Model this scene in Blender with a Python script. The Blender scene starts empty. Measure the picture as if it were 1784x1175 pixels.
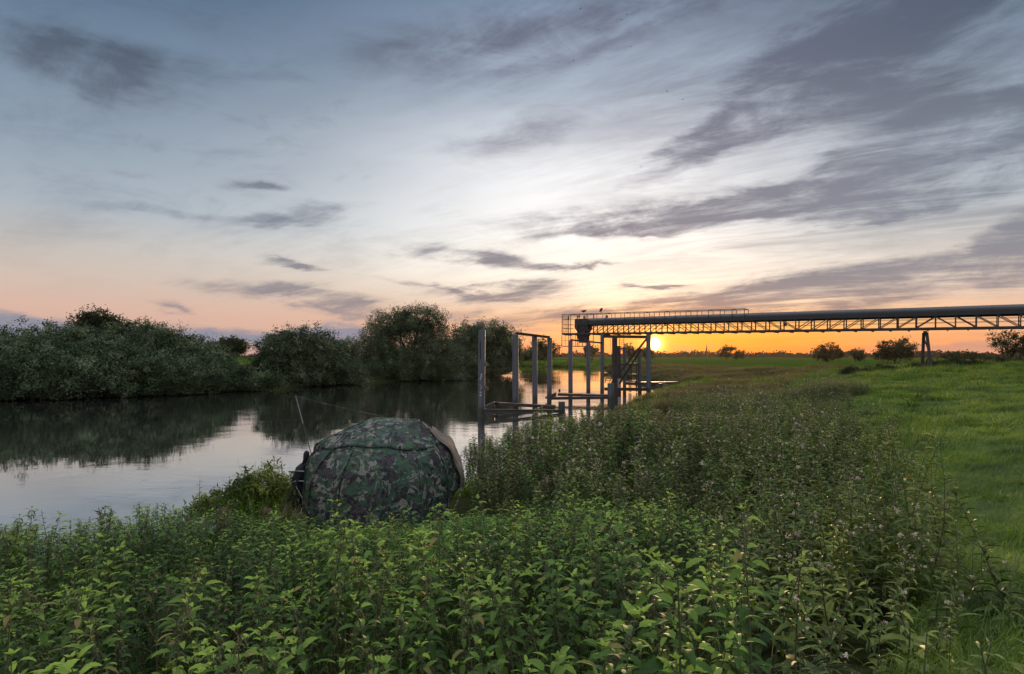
import bpy, bmesh, math, random
import numpy as np
from mathutils import Vector, Matrix, Euler

# ------------------------------------------------------------------ camera, sky, sun, exposure
SC = bpy.context.scene
F = 991.0          # focal length in photo pixels (photo 1784 wide)
H = 3.6            # eye height above the water
HZ = 620.0         # horizon row in the photo
cam_d = bpy.data.cameras.new("camera")
cam = bpy.data.objects.new("camera", cam_d)
SC.collection.objects.link(cam)
cam.location = (0, 0, H)
cam.rotation_euler = (math.radians(90), 0, 0)
cam_d.sensor_width = 36.0
cam_d.lens = 36.0 * F / 1784.0
cam_d.shift_y = (HZ - 587.5) / 1784.0
cam_d.clip_start = 0.05
cam_d.clip_end = 12000
SC.camera = cam

SUN_AZ = math.degrees(math.atan2(1139 - 892, F))
SUN_EL = 1.15
SKY = 1.0
SKY_FILL = 2.0

vs = SC.view_settings
vs.view_transform = 'Standard'
vs.look = 'None'
vs.exposure = 0.0
vs.gamma = 1.0
SC.render.film_transparent = False
cy = SC.cycles
cy.max_bounces = 8
cy.diffuse_bounces = 2
cy.glossy_bounces = 3
cy.transmission_bounces = 4
cy.transparent_max_bounces = 6
cy.volume_bounces = 0
cy.caustics_reflective = False
cy.caustics_refractive = False
cy.sample_clamp_indirect = 6.0
try:
    cy.use_denoising = True
    cy.denoiser = 'OPENIMAGEDENOISE'
    cy.denoising_input_passes = 'RGB_ALBEDO_NORMAL'
    cy.denoising_prefilter = 'ACCURATE'
except Exception:
    pass


def lin(c):
    c = c / 255.0
    return c / 12.92 if c <= 0.04045 else ((c + 0.055) / 1.055) ** 2.4


def C(r, g, b):
    return (lin(r), lin(g), lin(b), 1.0)


class NT:
    """small helper for writing node trees"""
    def __init__(self, tree):
        self.t = tree
        self.n = tree.nodes
        self.l = tree.links

    def node(self, kind, **kw):
        nd = self.n.new(kind)
        for k, v in kw.items():
            setattr(nd, k, v)
        return nd

    def put(self, sock, v):
        if v is None:
            return
        if isinstance(v, bpy.types.NodeSocket):
            self.l.new(v, sock)
        else:
            sock.default_value = v

    def m(self, op, a, b=None, c=None, clamp=False):
        nd = self.node('ShaderNodeMath', operation=op, use_clamp=clamp)
        self.put(nd.inputs[0], a)
        self.put(nd.inputs[1], b)
        self.put(nd.inputs[2], c)
        return nd.outputs[0]

    def vm(self, op, a, b=None):
        nd = self.node('ShaderNodeVectorMath', operation=op)
        self.put(nd.inputs[0], a)
        self.put(nd.inputs[1], b)
        return nd.outputs['Value'] if op in ('DOT_PRODUCT', 'LENGTH') else nd.outputs[0]

    def xyz(self, x, y, z):
        nd = self.node('ShaderNodeCombineXYZ')
        for i, v in enumerate((x, y, z)):
            self.put(nd.inputs[i], v)
        return nd.outputs[0]

    def sep(self, v):
        nd = self.node('ShaderNodeSeparateXYZ')
        self.put(nd.inputs[0], v)
        return nd.outputs

    def smooth(self, x, a, b, lo=0.0, hi=1.0):
        nd = self.node('ShaderNodeMapRange', interpolation_type='SMOOTHSTEP')
        self.put(nd.inputs[0], x)
        for i, v in enumerate((a, b, lo, hi)):
            self.put(nd.inputs[i + 1], v)
        return nd.outputs[0]

    def ramp(self, x, stops, interp='LINEAR'):
        nd = self.node('ShaderNodeValToRGB')
        cr = nd.color_ramp
        cr.interpolation = interp
        while len(cr.elements) > 1:
            cr.elements.remove(cr.elements[-1])
        for i, (p, c) in enumerate(stops):
            e = cr.elements[0] if i == 0 else cr.elements.new(p)
            e.position = p
            e.color = c
        self.put(nd.inputs[0], x)
        return nd.outputs[0]

    def mix(self, f, a, b, blend='MIX'):
        nd = self.node('ShaderNodeMix', data_type='RGBA', blend_type=blend)
        self.put(nd.inputs[0], f)
        self.put(nd.inputs[6], a)
        self.put(nd.inputs[7], b)
        return nd.outputs[2]

    def noise(self, v, scale, detail=4, rough=0.55, dist=0.0):
        nd = self.node('ShaderNodeTexNoise')
        self.put(nd.inputs['Vector'], v)
        nd.inputs['Scale'].default_value = scale
        nd.inputs['Detail'].default_value = detail
        nd.inputs['Roughness'].default_value = rough
        nd.inputs['Distortion'].default_value = dist
        return nd.outputs['Fac'], nd.outputs['Color']


def build_world():
    w = bpy.data.worlds.new("World")
    SC.world = w
    w.use_nodes = True
    w.node_tree.nodes.clear()
    g = NT(w.node_tree)
    d = g.node('ShaderNodeTexCoord').outputs['Generated']
    x, y, z = g.sep(d)
    az = g.m('MULTIPLY', g.m('ARCTAN2', x, y), 57.29578)
    el = g.m('MULTIPLY', g.m('ARCSINE', z), 57.29578)
    t = g.m('DIVIDE', el, 60.0, clamp=True)
    # clear sky away from the sunset and towards it, by elevation (degrees / 60)
    away = g.ramp(t, [(0.0, C(208, 164, 150)), (4 / 60, C(216, 180, 166)), (6.5 / 60, C(207, 189, 178)), (9 / 60, C(192, 187, 184)),
                      (12 / 60, C(166, 177, 188)), (17 / 60, C(142, 159, 177)), (23 / 60, C(112, 134, 157)),
                      (30 / 60, C(74, 100, 130)), (45 / 60, C(70, 94, 124)), (1.0, C(66, 88, 118))])
    toward = g.ramp(t, [(0.0, C(250, 124, 36)), (1.6 / 60, C(255, 158, 56)), (3.4 / 60, C(248, 190, 122)), (5.5 / 60, C(246, 226, 204)),
                        (8.5 / 60, (1.02, 0.95, 0.85, 1)), (13 / 60, (0.94, 0.93, 0.91, 1)), (19 / 60, C(238, 240, 244)), (25 / 60, C(178, 191, 206)),
                        (32 / 60, C(124, 142, 166)), (45 / 60, C(112, 128, 152)), (1.0, C(110, 126, 150))])
    da = g.m('DIVIDE', g.m('SUBTRACT', az, g.smooth(el, 2.0, 9.0, 21.0, 8.0)), g.smooth(el, 2.0, 9.0, 22.0, 26.0))
    s = g.m('POWER', 2.71828, g.m('MULTIPLY', g.m('MULTIPLY', da, da), -1.0))
    base = g.mix(s, away, toward)
    # physical clear sky, a small share
    sky = g.node('ShaderNodeTexSky')
    sky.sky_type = 'NISHITA'
    sky.sun_disc = False
    sky.sun_elevation = math.radians(SUN_EL)
    sky.sun_rotation = math.radians(SUN_AZ)
    base = g.mix(0.02, base, sky.outputs[0])
    # cloud texture on a plane overhead (converges to the horizon) and in azimuth / elevation
    zz = g.m('ADD', g.m('MAXIMUM', z, 0.0), 0.12)
    px_ = g.m('DIVIDE', x, zz)
    py_ = g.m('DIVIDE', y, zz)
    a = math.radians(-58)
    u = g.m('ADD', g.m('MULTIPLY', px_, math.sin(a)), g.m('MULTIPLY', py_, math.cos(a)))
    v = g.m('SUBTRACT', g.m('MULTIPLY', px_, math.cos(a)), g.m('MULTIPLY', py_, math.sin(a)))
    streak, _ = g.noise(g.xyz(g.m('MULTIPLY', u, 0.55), g.m('MULTIPLY', v, 1.9), 0.3), 1.6, 9, 0.66, 0.5)
    azel = g.xyz(g.m('MULTIPLY', az, 0.045), g.m('MULTIPLY', el, 0.15), 0.0)
    fine, finec = g.noise(azel, 2.4, 9, 0.68, 0.5)
    _, warpc = g.noise(azel, 0.9, 4, 0.6, 0.0)
    wx, wy, wz = g.sep(warpc)
    _, w2 = g.noise(azel, 3.4, 6, 0.65, 0.3)
    w2x, w2y, w2z = g.sep(w2)
    azw = g.m('ADD', az, g.m('ADD', g.m('MULTIPLY', g.m('SUBTRACT', wx, 0.5), 9.0), g.m('MULTIPLY', g.m('SUBTRACT', w2x, 0.5), 7.0)))
    elw = g.m('ADD', el, g.m('ADD', g.m('MULTIPLY', g.m('SUBTRACT', wy, 0.5), 3.0), g.m('MULTIPLY', g.m('SUBTRACT', w2y, 0.5), 2.6)))

    # one cloud = one soft ellipse in azimuth and elevation
    grp = bpy.data.node_groups.new('cloud_body', 'ShaderNodeTree')
    for nm in ('az', 'el', 'caz', 'cel', 'raz', 'rel', 'cosr', 'sinr', 'amp'):
        grp.interface.new_socket(nm, in_out='INPUT', socket_type='NodeSocketFloat')
    grp.interface.new_socket('v', in_out='OUTPUT', socket_type='NodeSocketFloat')
    q = NT(grp)
    gi = q.node('NodeGroupInput').outputs
    go = q.node('NodeGroupOutput')
    dx = q.m('SUBTRACT', gi[0], gi[2])
    dy = q.m('SUBTRACT', gi[1], gi[3])
    rx = q.m('DIVIDE', q.m('ADD', q.m('MULTIPLY', dx, gi[6]), q.m('MULTIPLY', dy, gi[7])), gi[4])
    ry = q.m('DIVIDE', q.m('SUBTRACT', q.m('MULTIPLY', dy, gi[6]), q.m('MULTIPLY', dx, gi[7])), gi[5])
    r2 = q.m('ADD', q.m('MULTIPLY', rx, rx), q.m('MULTIPLY', ry, ry))
    q.put(go.inputs[0], q.m('MULTIPLY', gi[8], q.m('POWER', 2.71828, q.m('MULTIPLY', r2, -1.0))))

    def field(blobs):
        tot = None
        for (bx, by, brx, bry, rot, amp) in blobs:
            ca = math.degrees(math.atan2(bx - 892, F))
            ce = math.degrees(math.atan2(HZ - by, math.hypot(F, bx - 892)))
            k = math.cos(math.radians(ca))
            nd = g.node('ShaderNodeGroup')
            nd.node_tree = grp
            vals = (ca, ce, max(0.3, math.degrees(brx / F) * k * k), max(0.18, math.degrees(bry / F) * k),
                    math.cos(math.radians(rot)), math.sin(math.radians(rot)), amp)
            g.put(nd.inputs[0], azw)
            g.put(nd.inputs[1], elw)
            for i, vv in enumerate(vals):
                nd.inputs[i + 2].default_value = vv
            tot = nd.outputs[0] if tot is None else g.m('ADD', tot, nd.outputs[0])
        return tot

    # (x, y, half width, half height, tilt, amount): where each cloud stands, as bearing and height
    dark = [(165, 112, 125, 46, 0, 0.95), (60, 215, 190, 60, 10, 0.30), (355, 120, 60, 22, 0, 0.30), (235, 300, 38, 6, 0, 0.5),
            (455, 318, 60, 12, 0, 0.75), (250, 372, 130, 13, 0, 0.38), (480, 388, 130, 14, 4, 0.45), (580, 366, 80, 14, 8, 0.42),
            (500, 465, 60, 6, 0, 0.7), (815, 449, 125, 15, -6, 0.95), (1005, 462, 70, 7, 3, 0.65), (870, 512, 120, 13, 2, 0.8),
            (520, 515, 170, 13, -5, 0.62), (615, 540, 70, 18, -22, 0.7), (300, 527, 50, 9, -20, 0.5), (760, 500, 110, 5, -5, 0.4),
            (1138, 499, 42, 5, 0, 0.95), (1190, 374, 290, 24, 3, 0.95), (1430, 372, 150, 30, -7, 0.6), (1080, 405, 150, 7, 3, 0.4),
            (1610, 110, 260, 70, 16, 0.66), (1480, 25, 340, 50, 10, 0.45), (1690, 240, 230, 65, 12, 0.8), (1370, 165, 250, 45, 24, 0.58),
            (1230, 230, 150, 34, 25, 0.6), (1500, 275, 220, 30, 15, 0.6), (1770, 415, 100, 45, 20, 0.85), (1600, 345, 220, 26, 8, 0.5), (1720, 320, 120, 30, 10, 0.5),
            (1540, 496, 330, 36, 3, 0.9), (1330, 522, 230, 18, 4, 0.65), (1130, 533, 160, 13, 4, 0.6), (900, 235, 200, 38, 8, 0.30),
            (1000, 70, 300, 60, 5, 0.30), (720, 90, 260, 50, 0, 0.18), (1100, 20, 300, 40, 5, 0.4), (840, 560, 120, 14, -10, 0.5), (960, 545, 90, 14, 0, 0.4)]
    bank = [(30, 570, 190, 22, 0, 0.9), (-300, 575, 300, 32, 0, 0.9), (400, 588, 170, 25, 0, 0.95), (590, 580, 90, 15, 0, 0.85), (100, 605, 300, 25, 0, 0.9),
            (1650, 612, 190, 14, 0, 0.75), (2000, 605, 220, 22, 0, 0.8), (1210, 600, 90, 4, 0, 0.55), (1060, 612, 120, 8, 0, 0.35)]
    tex = g.m('ADD', g.m('MULTIPLY', g.m('SUBTRACT', streak, 0.5), 3.0), g.m('MULTIPLY', g.m('SUBTRACT', fine, 0.5), 2.4))
    B = field(dark)
    B = g.m('MINIMUM', g.m('MULTIPLY', B, 1.5), 0.96)
    gain = g.m('ADD', g.m('MULTIPLY', B, 0.85), 0.16)
    D = g.smooth(g.m('ADD', B, g.m('MULTIPLY', tex, gain)), 0.0, 1.25)
    # thin streaky veil over the sunward half and overhead
    vmask = g.m('MULTIPLY', g.smooth(az, -12.0, 22.0), g.smooth(el, 5.0, 12.0))
    veil = g.m('MULTIPLY', g.smooth(g.m('ADD', g.m('MULTIPLY', streak, 0.8), g.m('MULTIPLY', fine, 0.2)), 0.36, 0.66), vmask)
    ca_ = g.m('DIVIDE', g.m('SUBTRACT', az, 3.0), 15.0)
    ce_ = g.m('DIVIDE', g.m('SUBTRACT', el, 14.0), 7.0)
    hole = g.m('POWER', 2.71828, g.m('MULTIPLY', g.m('ADD', g.m('MULTIPLY', ca_, ca_), g.m('MULTIPLY', ce_, ce_)), -1.0))
    veil = g.m('MULTIPLY', veil, g.m('SUBTRACT', 1.0, g.m('MULTIPLY', hole, 0.75)))
    broad, _ = g.noise(g.xyz(g.m('MULTIPLY', u, 0.35), g.m('MULTIPLY', v, 0.8), 4.7), 0.9, 5, 0.6, 0.4)
    soft = g.m('MULTIPLY', g.m('MULTIPLY', g.smooth(broad, 0.38, 0.66), g.smooth(el, 10.0, 22.0)), g.m('SUBTRACT', 1.0, g.m('MULTIPLY', hole, 0.7)))
    bright = g.smooth(g.m('ADD', g.m('MULTIPLY', streak, 0.7), g.m('MULTIPLY', fine, 0.3)), 0.62, 0.40)
    lift = g.m('ADD', g.m('MULTIPLY', hole, 0.0), g.m('MULTIPLY', g.m('MULTIPLY', bright, s), 0.12))
    base = g.vm('MULTIPLY', base, g.xyz(g.m('ADD', 1.0, lift), g.m('ADD', 1.0, lift), g.m('ADD', 1.0, lift)))
    D = g.m('MAXIMUM', D, g.m('MULTIPLY', veil, 0.66))
    D = g.m('ADD', D, g.m('MULTIPLY', g.m('MULTIPLY', soft, 0.26), g.m('SUBTRACT', 1.0, D)))
    wisp = g.smooth(g.m('ADD', g.m('MULTIPLY', streak, 0.45), g.m('MULTIPLY', fine, 0.55)), 0.44, 0.68)
    D = g.m('MAXIMUM', D, g.m('MULTIPLY', g.m('MULTIPLY', wisp, g.smooth(el, 3.0, 14.0)), g.m('SUBTRACT', 0.48, g.m('MULTIPLY', s, 0.30))))
    cdark = g.ramp(t, [(0.0, C(196, 140, 116)), (4 / 60, C(160, 128, 124)), (7 / 60, C(116, 112, 124)), (12 / 60, C(112, 106, 124)),
                       (25 / 60, C(104, 106, 126)), (1.0, C(74, 86, 108))])
    cdark_away = g.ramp(t, [(0.0, C(150, 140, 146)), (6 / 60, C(140, 136, 144)), (12 / 60, C(122, 132, 146)), (25 / 60, C(72, 84, 100)), (1.0, C(64, 78, 98))])
    cd = g.mix(s, cdark_away, cdark)
    col = g.mix(g.m('MULTIPLY', D, 0.86), base, cd)
    # low bank along the horizon
    BB = field(bank)
    DB = g.smooth(g.m('ADD', BB, g.m('MULTIPLY', g.m('SUBTRACT', fine, 0.5), 1.5)), 0.25, 0.95)
    cb = g.mix(g.smooth(az, -14.0, 14.0), C(116, 134, 158), C(196, 150, 130))
    col = g.mix(g.m('MULTIPLY', DB, 0.8), col, cb)
    # the sun low in thin cloud, with its glow
    sd = Vector((math.sin(math.radians(SUN_AZ)) * math.cos(math.radians(SUN_EL)),
                 math.cos(math.radians(SUN_AZ)) * math.cos(math.radians(SUN_EL)), math.sin(math.radians(SUN_EL))))
    dot = g.m('MINIMUM', g.vm('DOT_PRODUCT', d, tuple(sd)), 1.0)
    ang = g.m('MULTIPLY', g.m('ARCCOSINE', dot), 57.29578)
    g1 = g.m('POWER', 2.71828, g.m('MULTIPLY', g.m('POWER', g.m('DIVIDE', ang, 0.42), 2.0), -1.0))
    g2 = g.m('POWER', 2.71828, g.m('MULTIPLY', g.m('DIVIDE', ang, 2.2), -1.0))
    g3 = g.m('POWER', 2.71828, g.m('MULTIPLY', g.m('DIVIDE', ang, 9.0), -1.0))
    def sc(vec, f):
        nd = g.node('ShaderNodeVectorMath', operation='SCALE')
        nd.inputs[0].default_value = vec
        g.put(nd.inputs['Scale'], f)
        return nd.outputs[0]
    tot = g.vm('ADD', col, sc((13.0, 10.0, 5.0), g1))
    g1b = g.m('POWER', 2.71828, g.m('MULTIPLY', g.m('POWER', g.m('DIVIDE', ang, 0.95), 2.0), -1.0))
    tot = g.vm('ADD', tot, sc((1.3, 0.75, 0.2), g1b))
    tot = g.vm('ADD', tot, sc((0.55, 0.22, 0.02), g2))
    tot = g.vm('ADD', tot, sc((0.03, 0.012, 0.0), g3))
    # the land below the horizon gives little light
    low = g.smooth(el, -2.0, -0.3)
    tot = g.mix(low, (0.03, 0.035, 0.02, 1), tot)
    # added fill light: unseen sky overhead and behind the camera is brightened
    over = g.m('MULTIPLY', g.smooth(el, 34.0, 60.0), g.smooth(y, -0.45, 0.25))
    over = g.m('MAXIMUM', over, g.m('MULTIPLY', g.m('MULTIPLY', g.smooth(y, 0.30, -0.35), g.smooth(el, 2.0, 20.0)), 0.30))
    tot = g.mix(over, tot, g.mix(fine, (SKY_FILL * 0.72, SKY_FILL * 0.80, SKY_FILL * 0.92, 1), (SKY_FILL * 1.1, SKY_FILL * 1.12, SKY_FILL * 1.15, 1)))
    bg = g.node('ShaderNodeBackground')
    g.put(bg.inputs[0], tot)
    bg.inputs[1].default_value = SKY
    out = g.node('ShaderNodeOutputWorld')
    g.put(out.inputs[0], bg.outputs[0])
    w.cycles.sampling_method = 'MANUAL'
    w.cycles.sample_map_resolution = 1024


build_world()

sun_d = bpy.data.lights.new("sun", 'SUN')
sun_d.energy = 3.5
sun_d.angle = math.radians(0.6)
sun_d.color = (1.0, 0.62, 0.30)
sun = bpy.data.objects.new("sun", sun_d)
SC.collection.objects.link(sun)
SUN_LAMP_EL = 3.0
_e, _a = math.radians(SUN_LAMP_EL), math.radians(SUN_AZ)
sun.rotation_euler = Vector((math.sin(_a) * math.cos(_e), math.cos(_a) * math.cos(_e), math.sin(_e))).to_track_quat('Z', 'Y').to_euler()
sun.location = (60, 200, 60)

# ------------------------------------------------------------------ helpers
RNG = np.random.default_rng(7)
random.seed(7)
COL = SC.collection
PI = math.pi


def P(px, py, Y):
    """world point at distance Y seen at photo pixel px, py"""
    return ((px - 892.0) * Y / F, Y, H - (py - HZ) * Y / F)


class MB:
    """collects verts and faces for one mesh"""
    def __init__(self):
        self.v = []
        self.f = []
        self.mi = []
        self.tone = []

    def add(self, verts, faces, mi=0, tone=0.5):
        o = len(self.v)
        self.v += [tuple(p) for p in verts]
        self.f += [tuple(i + o for i in fc) for fc in faces]
        self.mi += [mi] * len(faces)
        self.tone += [tone] * len(verts)

    def box(self, c, size, rot=None, mi=0):
        sx, sy, sz = (s / 2 for s in size)
        vs_ = [Vector((x * sx, y * sy, z * sz)) for x in (-1, 1) for y in (-1, 1) for z in (-1, 1)]
        if rot is not None:
            vs_ = [rot @ q for q in vs_]
        c = Vector(c)
        self.add([q + c for q in vs_], [(0, 1, 3, 2), (4, 6, 7, 5), (0, 4, 5, 1), (2, 3, 7, 6), (0, 2, 6, 4), (1, 5, 7, 3)], mi)

    def bar(self, a, b, w, h=None, up=(0, 0, 1), mi=0):
        """rectangular bar from a to b"""
        a, b = Vector(a), Vector(b)
        h = w if h is None else h
        d = b - a
        L = d.length
        if L < 1e-6:
            return
        d.normalize()
        up = Vector(up)
        if abs(d.dot(up)) > 0.98:
            up = Vector((1, 0, 0))
        s = d.cross(up).normalized()
        t = s.cross(d)
        pts = []
        for q in (a, b):
            for (i, j) in ((-1, -1), (1, -1), (1, 1), (-1, 1)):
                pts.append(q + s * (i * w / 2) + t * (j * h / 2))
        self.add(pts, [(3, 2, 1, 0), (4, 5, 6, 7), (0, 1, 5, 4), (1, 2, 6, 5), (2, 3, 7, 6), (3, 0, 4, 7)], mi)

    def tube(self, pts, r, n=8, mi=0, cap=True, tone=0.5):
        """round tube through points; r a number or one per point"""
        pts = [Vector(p) for p in pts]
        rs = [r] * len(pts) if not hasattr(r, '__len__') else list(r)
        vs_, fs = [], []
        prev = None
        for i, p in enumerate(pts):
            d = (pts[min(i + 1, len(pts) - 1)] - pts[max(i - 1, 0)])
            d = d.normalized() if d.length > 1e-9 else Vector((0, 0, 1))
            if prev is None:
                ref = Vector((0, 0, 1)) if abs(d.z) < 0.9 else Vector((1, 0, 0))
                s = d.cross(ref).normalized()
            else:
                s = (prev - d * prev.dot(d)).normalized()
            prev = s
            t = d.cross(s)
            for k in range(n):
                an = 2 * PI * k / n
                vs_.append(p + (s * math.cos(an) + t * math.sin(an)) * rs[i])
        for i in range(len(pts) - 1):
            for k in range(n):
                a = i * n + k
                b = i * n + (k + 1) % n
                fs.append((a, b, b + n, a + n))
        if cap:
            fs.append(tuple(range(n - 1, -1, -1)))
            fs.append(tuple(range((len(pts) - 1) * n, len(pts) * n)))
        self.add(vs_, fs, mi, tone)

    def mesh(self, name, mats, smooth=False):
        me = bpy.data.meshes.new(name)
        me.from_pydata(self.v, [], self.f)
        for m_ in (mats if isinstance(mats, (list, tuple)) else [mats]):
            me.materials.append(m_)
        if any(self.mi):
            me.polygons.foreach_set('material_index', self.mi)
        if smooth:
            me.polygons.foreach_set('use_smooth', [True] * len(me.polygons))
        at = me.attributes.new('tone', 'FLOAT', 'POINT')
        at.data.foreach_set('value', self.tone)
        me.update()
        return me

    def build(self, name, mats, parent=None, smooth=False):
        return link(name, self.mesh(name, mats, smooth), parent)


def np_mesh(name, V, Fq, mats, tone=None):
    """mesh from numpy arrays; Fq is n x k indices"""
    me = bpy.data.meshes.new(name)
    V = np.asarray(V, dtype=np.float32)
    Fq = np.asarray(Fq, dtype=np.int32)
    k = Fq.shape[1]
    me.vertices.add(len(V))
    me.vertices.foreach_set('co', V.ravel())
    me.loops.add(Fq.size)
    me.loops.foreach_set('vertex_index', Fq.ravel())
    me.polygons.add(len(Fq))
    me.polygons.foreach_set('loop_start', np.arange(0, Fq.size, k, dtype=np.int32))
    me.polygons.foreach_set('loop_total', np.full(len(Fq), k, dtype=np.int32))
    me.update(calc_edges=True)
    for m_ in (mats if isinstance(mats, (list, tuple)) else [mats]):
        me.materials.append(m_)
    if tone is not None:
        at = me.attributes.new('tone', 'FLOAT', 'POINT')
        at.data.foreach_set('value', np.asarray(tone, dtype=np.float32))
    return me


def link(name, me, parent=None):
    o = bpy.data.objects.new(name, me)
    COL.objects.link(o)
    if parent is not None:
        o.parent = parent
    return o


def tag(o, label=None, cat=None, group=None, kind=None):
    if label:
        o['label'] = label
    if cat:
        o['category'] = cat
    if group:
        o['group'] = group
    if kind:
        o['kind'] = kind
    return o


def thing(name, label, cat, loc=(0, 0, 0), rotz=0.0, group=None):
    o = bpy.data.objects.new(name, None)
    COL.objects.link(o)
    o.empty_display_size = 0.1
    o.location = loc
    o.rotation_euler = (0, 0, rotz)
    return tag(o, label, cat, group)


# ------------------------------------------------------------------ materials
def new_mat(name):
    m_ = bpy.data.materials.new(name)
    m_.use_nodes = True
    m_.node_tree.nodes.clear()
    g = NT(m_.node_tree)
    out = g.node('ShaderNodeOutputMaterial')
    return m_, g, out


def attr(g, name):
    nd = g.node('ShaderNodeAttribute')
    nd.attribute_name = name
    return nd.outputs['Fac']


def bsdf(g, col, rough=0.6, metal=0.0, normal=None, spec=0.4):
    nd = g.node('ShaderNodeBsdfPrincipled')
    g.put(nd.inputs['Base Color'], col)
    g.put(nd.inputs['Roughness'], rough)
    g.put(nd.inputs['Metallic'], metal)
    nd.inputs['Specular IOR Level'].default_value = spec
    if normal is not None:
        g.put(nd.inputs['Normal'], normal)
    return nd.outputs[0]


def bump(g, h, dist=0.02, strength=1.0):
    nd = g.node('ShaderNodeBump')
    g.put(nd.inputs['Height'], h)
    nd.inputs['Distance'].default_value = dist
    nd.inputs['Strength'].default_value = strength
    return nd.outputs[0]


def leaf_mat(name, dark, mid, light, trans=0.35, scale=0.6, rough=0.5, tone_mix=True, spec=0.3, old=False, puff=False, vary=0.35):
    """foliage: colour varies by leaf, by clump and by leaf age; some light passes through"""
    m_, g, out = new_mat(name)
    geo = g.node('ShaderNodeNewGeometry')
    rnd = geo.outputs['Random Per Island']
    pos = geo.outputs['Position']
    n1, _ = g.noise(pos, scale, 3, 0.6)
    f = g.m('ADD', g.m('MULTIPLY', rnd, vary), g.m('MULTIPLY', g.smooth(n1, 0.32, 0.68), 0.5))
    if tone_mix:
        f = g.m('ADD', f, g.m('MULTIPLY', g.m('SUBTRACT', attr(g, 'tone'), 0.35), 0.9), clamp=True)
    col = g.ramp(f, [(0.0, dark + (1,)), (0.5, mid + (1,)), (1.0, light + (1,))])
    if old:
        col = g.mix(g.smooth(rnd, 0.955, 0.985), col, (0.20, 0.16, 0.05, 1))
    nrm = None
    if puff:
        nd = g.node('ShaderNodeAttribute')
        nd.attribute_name = 'puff'
        nrm = g.vm('NORMALIZE', g.vm('ADD', g.vm('MULTIPLY', geo.outputs['Normal'], (0.55, 0.55, 0.55)), nd.outputs['Vector']))
    b = bsdf(g, col, rough, normal=nrm, spec=spec)
    tr = g.node('ShaderNodeBsdfTranslucent')
    g.put(tr.inputs[0], g.mix(1.0, col, (1.3, 1.35, 0.6, 1), 'MULTIPLY'))
    mx = g.node('ShaderNodeMixShader')
    mx.inputs[0].default_value = trans
    g.put(mx.inputs[1], b)
    g.put(mx.inputs[2], tr.outputs[0])
    g.put(out.inputs[0], mx.outputs[0])
    return m_


def plain_mat(name, c1, c2, scale=3.0, rough=0.7, metal=0.0, bmp=0.0, spec=0.35, stretch=(1, 1, 1), c3=None):
    m_, g, out = new_mat(name)
    pos = g.node('ShaderNodeTexCoord').outputs['Object']
    mp = g.vm('MULTIPLY', pos, stretch)
    n1, _ = g.noise(mp, scale, 6, 0.62)
    stops = [(0.3, c1 + (1,)), (0.68, c2 + (1,))]
    if c3:
        stops.append((0.82, c3 + (1,)))
    col = g.ramp(n1, stops)
    nrm = bump(g, n1, bmp) if bmp else None
    g.put(out.inputs[0], bsdf(g, col, rough, metal, nrm, spec))
    return m_


M = {}
M['nettle'] = leaf_mat('nettle_leaf', (0.009, 0.026, 0.005), (0.052, 0.116, 0.013), (0.25, 0.355, 0.048), 0.15, 0.9, 0.62, spec=0.26, old=True)  # leaf-age tones deepened to paint in lit tips and shaded lower leaves
M['nettle_brown'] = leaf_mat('seeding_nettle_leaf', (0.045, 0.058, 0.020), (0.125, 0.118, 0.046), (0.26, 0.21, 0.10), 0.18, 0.8, 0.6)
M['stem'] = plain_mat('green_stem', (0.06, 0.085, 0.03), (0.11, 0.10, 0.05), 6)
M['tassel'] = plain_mat('nettle_seed_tassel', (0.085, 0.115, 0.04), (0.16, 0.155, 0.07), 9)
M['thistle'] = leaf_mat('weed_leaf', (0.024, 0.044, 0.010), (0.110, 0.155, 0.028), (0.32, 0.35, 0.080), 0.18, 0.8, 0.55)
M['fluff'] = plain_mat('seed_fluff', (0.60, 0.48, 0.38), (0.84, 0.70, 0.58), 12, 0.9)
M['bud'] = plain_mat('flower_bud', (0.20, 0.14, 0.09), (0.36, 0.27, 0.20), 20, 0.9)
M['grass'] = leaf_mat('meadow_grass', (0.028, 0.056, 0.008), (0.118, 0.195, 0.018), (0.32, 0.37, 0.050), 0.35, 0.8, 0.5)
M['dry'] = leaf_mat('rough_grass', (0.075, 0.070, 0.030), (0.14, 0.115, 0.050), (0.22, 0.175, 0.085), 0.35, 0.12, 0.6)
M['reed'] = leaf_mat('pale_reed', (0.09, 0.11, 0.05), (0.16, 0.17, 0.09), (0.25, 0.24, 0.14), 0.35, 0.6, 0.6)
M['cover'] = leaf_mat('ground_cover_leaf', (0.06, 0.13, 0.02), (0.11, 0.23, 0.035), (0.18, 0.33, 0.06), 0.35, 1.5, 0.5)
M['willow'] = leaf_mat('willow_leaf', (0.026, 0.044, 0.019), (0.115, 0.155, 0.082), (0.27, 0.305, 0.20), 0.12, 0.30, 0.7, spec=0.1, puff=True, vary=0.2)
M['bush'] = leaf_mat('sallow_leaf', (0.026, 0.046, 0.019), (0.108, 0.150, 0.075), (0.26, 0.295, 0.18), 0.12, 0.35, 0.7, spec=0.1, puff=True, vary=0.2)
M['oak'] = leaf_mat('dark_tree_leaf', (0.022, 0.032, 0.014), (0.045, 0.06, 0.025), (0.08, 0.095, 0.04), 0.2, 0.3, 0.7, spec=0.1, puff=True, vary=0.2)
M['bark'] = plain_mat('bark', (0.035, 0.028, 0.022), (0.085, 0.070, 0.055), 5, 0.9, bmp=0.03, stretch=(1, 1, 0.25))
M['far'] = leaf_mat('far_wood_leaf', (0.030, 0.036, 0.022), (0.05, 0.055, 0.032), (0.075, 0.08, 0.045), 0.2, 0.02, 0.7)


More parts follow.
